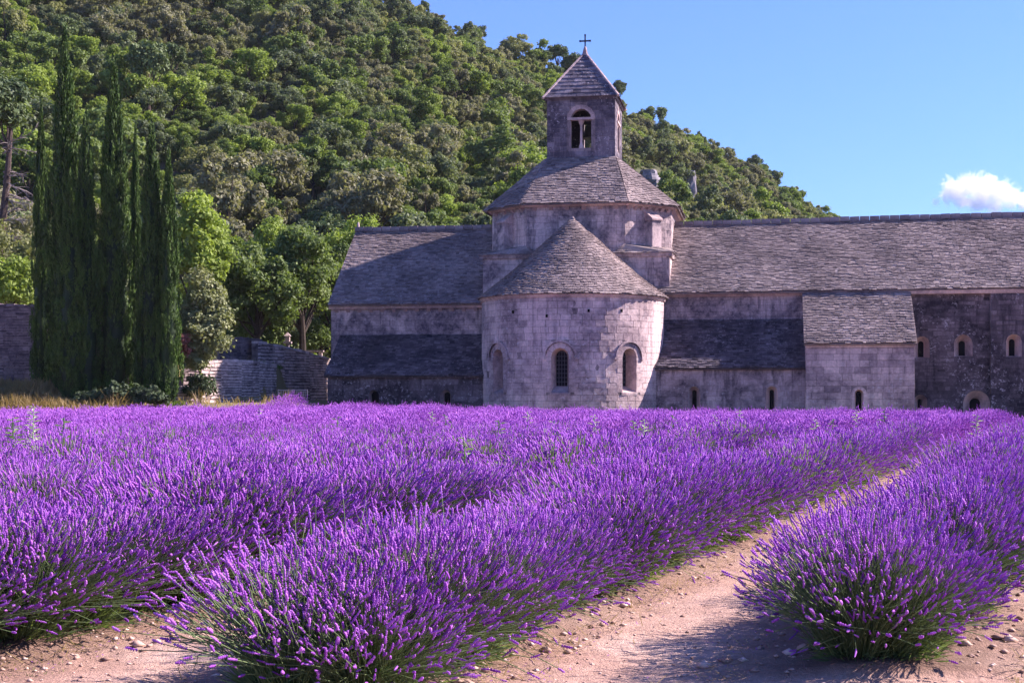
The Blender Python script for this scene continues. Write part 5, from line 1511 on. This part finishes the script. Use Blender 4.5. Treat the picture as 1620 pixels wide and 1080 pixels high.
n = 2600
Yp = 5.0 * (20 / 5.0) ** gp.uniform(0, 1, n); ri = gp.integers(1, 4, n); x0s = np.array(ROWS)[ri]
Xp = x0s + ROWM * Yp + np.where(gp.random(n) < 0.5, 1, -1) * (0.66 + np.abs(gp.normal(size=n)) * 0.16)
zg = ground_z(Xp, Yp) + 0.03; a = gp.uniform(0, 6.28, n); L = gp.uniform(0.008, 0.022, n)[:, None]
d = np.stack([np.cos(a), np.sin(a), 0 * a + 0.2], 1) * L; s_ = np.stack([-np.sin(a), np.cos(a), 0 * a + 0.3], 1) * L * 0.35
p = np.stack([Xp, Yp, zg], 1)
Vd = np.stack([p - s_, p + d * 0.5 + s_ * 0, p + d, p + s_ + d * 0.4], 1).reshape(-1, 3)
tag(link('fallen_flowers', mesh_np('fallen_flowers', [(Vd, np.arange(n * 4).reshape(-1, 4), 0, gp.uniform(0, 0.7, n))], [M['lav']])), 'fallen purple florets along the edges of the dirt paths', kind='stuff')

# tall weeds ---------------------------------------------------------------
def weed_mesh(seed, H, nl_, ls, r_, mat):
    q_ = MB(); rr_ = random.Random(seed)
    q_.tube([(0, 0, 0), (0.01, 0, H * 0.5), (rr_.uniform(-.03, .03), 0.01, H)], [0.012, 0.009, 0.004], 5, 0.4)
    for i in range(nl_):
        z = H * (0.3 + 0.7 * i / nl_); a = i * 2.4; L = ls * (1.1 - 0.6 * i / nl_) * rr_.uniform(0.7, 1.2)
        c_, s2 = math.cos(a), math.sin(a); tl = rr_.uniform(0.2, 1)
        q_.add([(0, 0, z), (c_ * L * .5 - s2 * L * .22, s2 * L * .5 + c_ * L * .22, z + L * .35), (c_ * L, s2 * L, z + L * .25), (c_ * L * .5 + s2 * L * .22, s2 * L * .5 - c_ * L * .22, z + L * .35)], [(0, 1, 2, 3)], tl)
    return q_.mesh('weed_stalk', mat)
WM = [weed_mesh(1, 1.35, 34, 0.17, 0, M['weed']), weed_mesh(2, 1.7, 60, 0.15, 0, M['weed_pale']), weed_mesh(3, 1.0, 22, 0.13, 0, M['weed_pale']), weed_mesh(4, 0.95, 18, 0.15, 0, M['weed'])]
def weed(u, vtop, Y, k, lab, grp=None):
    X = (u - 810) / F * Y; z0 = float(ground_z(X, Y)); zt = EYE + (HOR - vtop) / F * Y
    o = link('weed_stalk', WM[k]); H = (1.35, 1.7, 1.0, 0.95)[k]
    o.location = (X, Y, z0); s_ = (zt - z0) / H; o.scale = (s_ * 1.7, s_ * 1.7, s_); o.rotation_euler = (0, 0, rn.uniform(0, 6.28))
    tag(o, lab, 'weed', grp)
weed(22, 660, 17, 0, 'dark green leafy weed, leftmost of three above the lavender at left')
weed(51, 642, 17.5, 1, 'tallest weed, a pale furry stalk near the left edge of the lavender')
weed(99, 660, 18, 3, 'thin green weed right of the tall pale stalk')
WL = [(412, 645, 42, 2), (533, 658, 38, 3), (683, 650, 40, 2), (706, 655, 38, 3), (836, 650, 38, 2), (790, 664, 33, 3), (875, 665, 36, 2), (940, 655, 38, 2), (1004, 664, 33, 3), (1018, 662, 36, 2), (1066, 656, 36, 3), (1290, 662, 33, 2), (1316, 662, 33, 3), (1355, 648, 42, 2), (1170, 648, 42, 2), (1400, 648, 45, 3), (1545, 655, 45, 2), (735, 690, 26, 3), (1130, 655, 40, 2)]
for u, v, Y, k in WL:
    side = 'in front of the left church wall' if u < 760 else 'in front of the round apse' if u < 1050 else 'in front of the right church wall'
    weed(u, v, 1350.0 / (v + 15 - 620), k, ('pale' if k == 2 else 'green') + ' little weed poking out of the lavender ' + side, 'small weeds ' + side)

# ------------------------------------------------------------------ haze
hz = MB(); hz.box(-930, 930, -230, 930, -3.6, 260)
n = NT('thin_haze'); n.t.nodes.remove(n.p)
vp = n.n('ShaderNodeVolumePrincipled'); vp.inputs['Color'].default_value = (0.86, 0.9, 1.0, 1); vp.inputs['Density'].default_value = 0.00006
n.l(vp.outputs[0], n.out.inputs['Volume'])
tag(link('haze', hz.mesh('haze'), None, [n.m]), 'thin blue summer haze', kind='stuff')

# ------------------------------------------------------------------ cloud
cb = MB(); rc = random.Random(12)
Yc = 2600.0
def ico(cx_, cz_, r_, dy=0):
    bpy_b = []
    n1, n2 = 14, 9
    base = len(cb.v)
    for j in range(n2 + 1):
        for i in range(n1):
            a = 2 * math.pi * i / n1; t = math.pi * j / n2
            p = Vector((math.sin(t) * math.cos(a), math.sin(t) * math.sin(a), math.cos(t)))
            cb.v.append((cx_ + p.x * r_, Yc + dy + p.y * r_, cz_ + p.z * r_))
    for j in range(n2):
        for i in range(n1):
            cb.f.append((base + j * n1 + i, base + (j + 1) * n1 + i, base + (j + 1) * n1 + (i + 1) % n1, base + j * n1 + (i + 1) % n1)); cb.t.append(0.5); cb.m.append(0)
pu = lambda u: (u - 810) / F * Yc
pv = lambda v: EYE + (HOR - v) / F * Yc
BX_ = (pu(1460), pu(1700)); BZ_ = (pv(345), pv(262))
cb2 = MB(); cb2.box(BX_[0], BX_[1], Yc - 60, Yc + 60, BZ_[0], BZ_[1])
cl = cb2.mesh('cloud')
n = NT('cloud_vapour')
n.t.nodes.remove(n.p)
vol = n.n('ShaderNodeVolumePrincipled'); vol.inputs['Color'].default_value = (0.98, 0.98, 1, 1); vol.inputs['Anisotropy'].default_value = 0.2
P = n.pos()
lumps = [(1512, 300, 24), (1500, 312, 16), (1535, 296, 24), (1556, 300, 26), (1548, 318, 22), (1580, 305, 22), (1600, 316, 20), (1590, 296, 14), (1530, 318, 18), (1624, 318, 18), (1650, 324, 16), (1484, 318, 9), (1570, 326, 18)]
acc = None
for i, (u, v, r_) in enumerate(lumps):
    vd = n.n('ShaderNodeVectorMath', operation='DISTANCE'); n.l(P, vd.inputs[0]); vd.inputs[1].default_value = (pu(u), Yc + rc.uniform(-15, 15), pv(v))
    k = n.math('SUBTRACT', 1.0, n.math('DIVIDE', vd.outputs['Value'], r_ * 1.15 / F * Yc))
    acc = k if acc is None else n.math('MAXIMUM', acc, k)
nzv = n.noise(P, 0.045, 8, 0.62, 0.6)
dens = n.math('SUBTRACT', n.math('ADD', acc, n.math('MULTIPLY', n.math('SUBTRACT', nzv, 0.5), 2.7)), 0.2)
dens = n.math('MULTIPLY', n.math('MINIMUM', n.math('MAXIMUM', dens, 0.0), 0.5), 0.13)
n.l(dens, vol.inputs['Density'])
n.l(vol.outputs[0], n.out.inputs['Volume'])
n.m.cycles.volume_step_rate = 0.25 if hasattr(n.m, 'cycles') and hasattr(n.m.cycles, 'volume_step_rate') else 1
tag(link('cloud', cl, None, [n.m]), 'single small white cumulus cloud low in the sky above the nave roof', 'cloud')
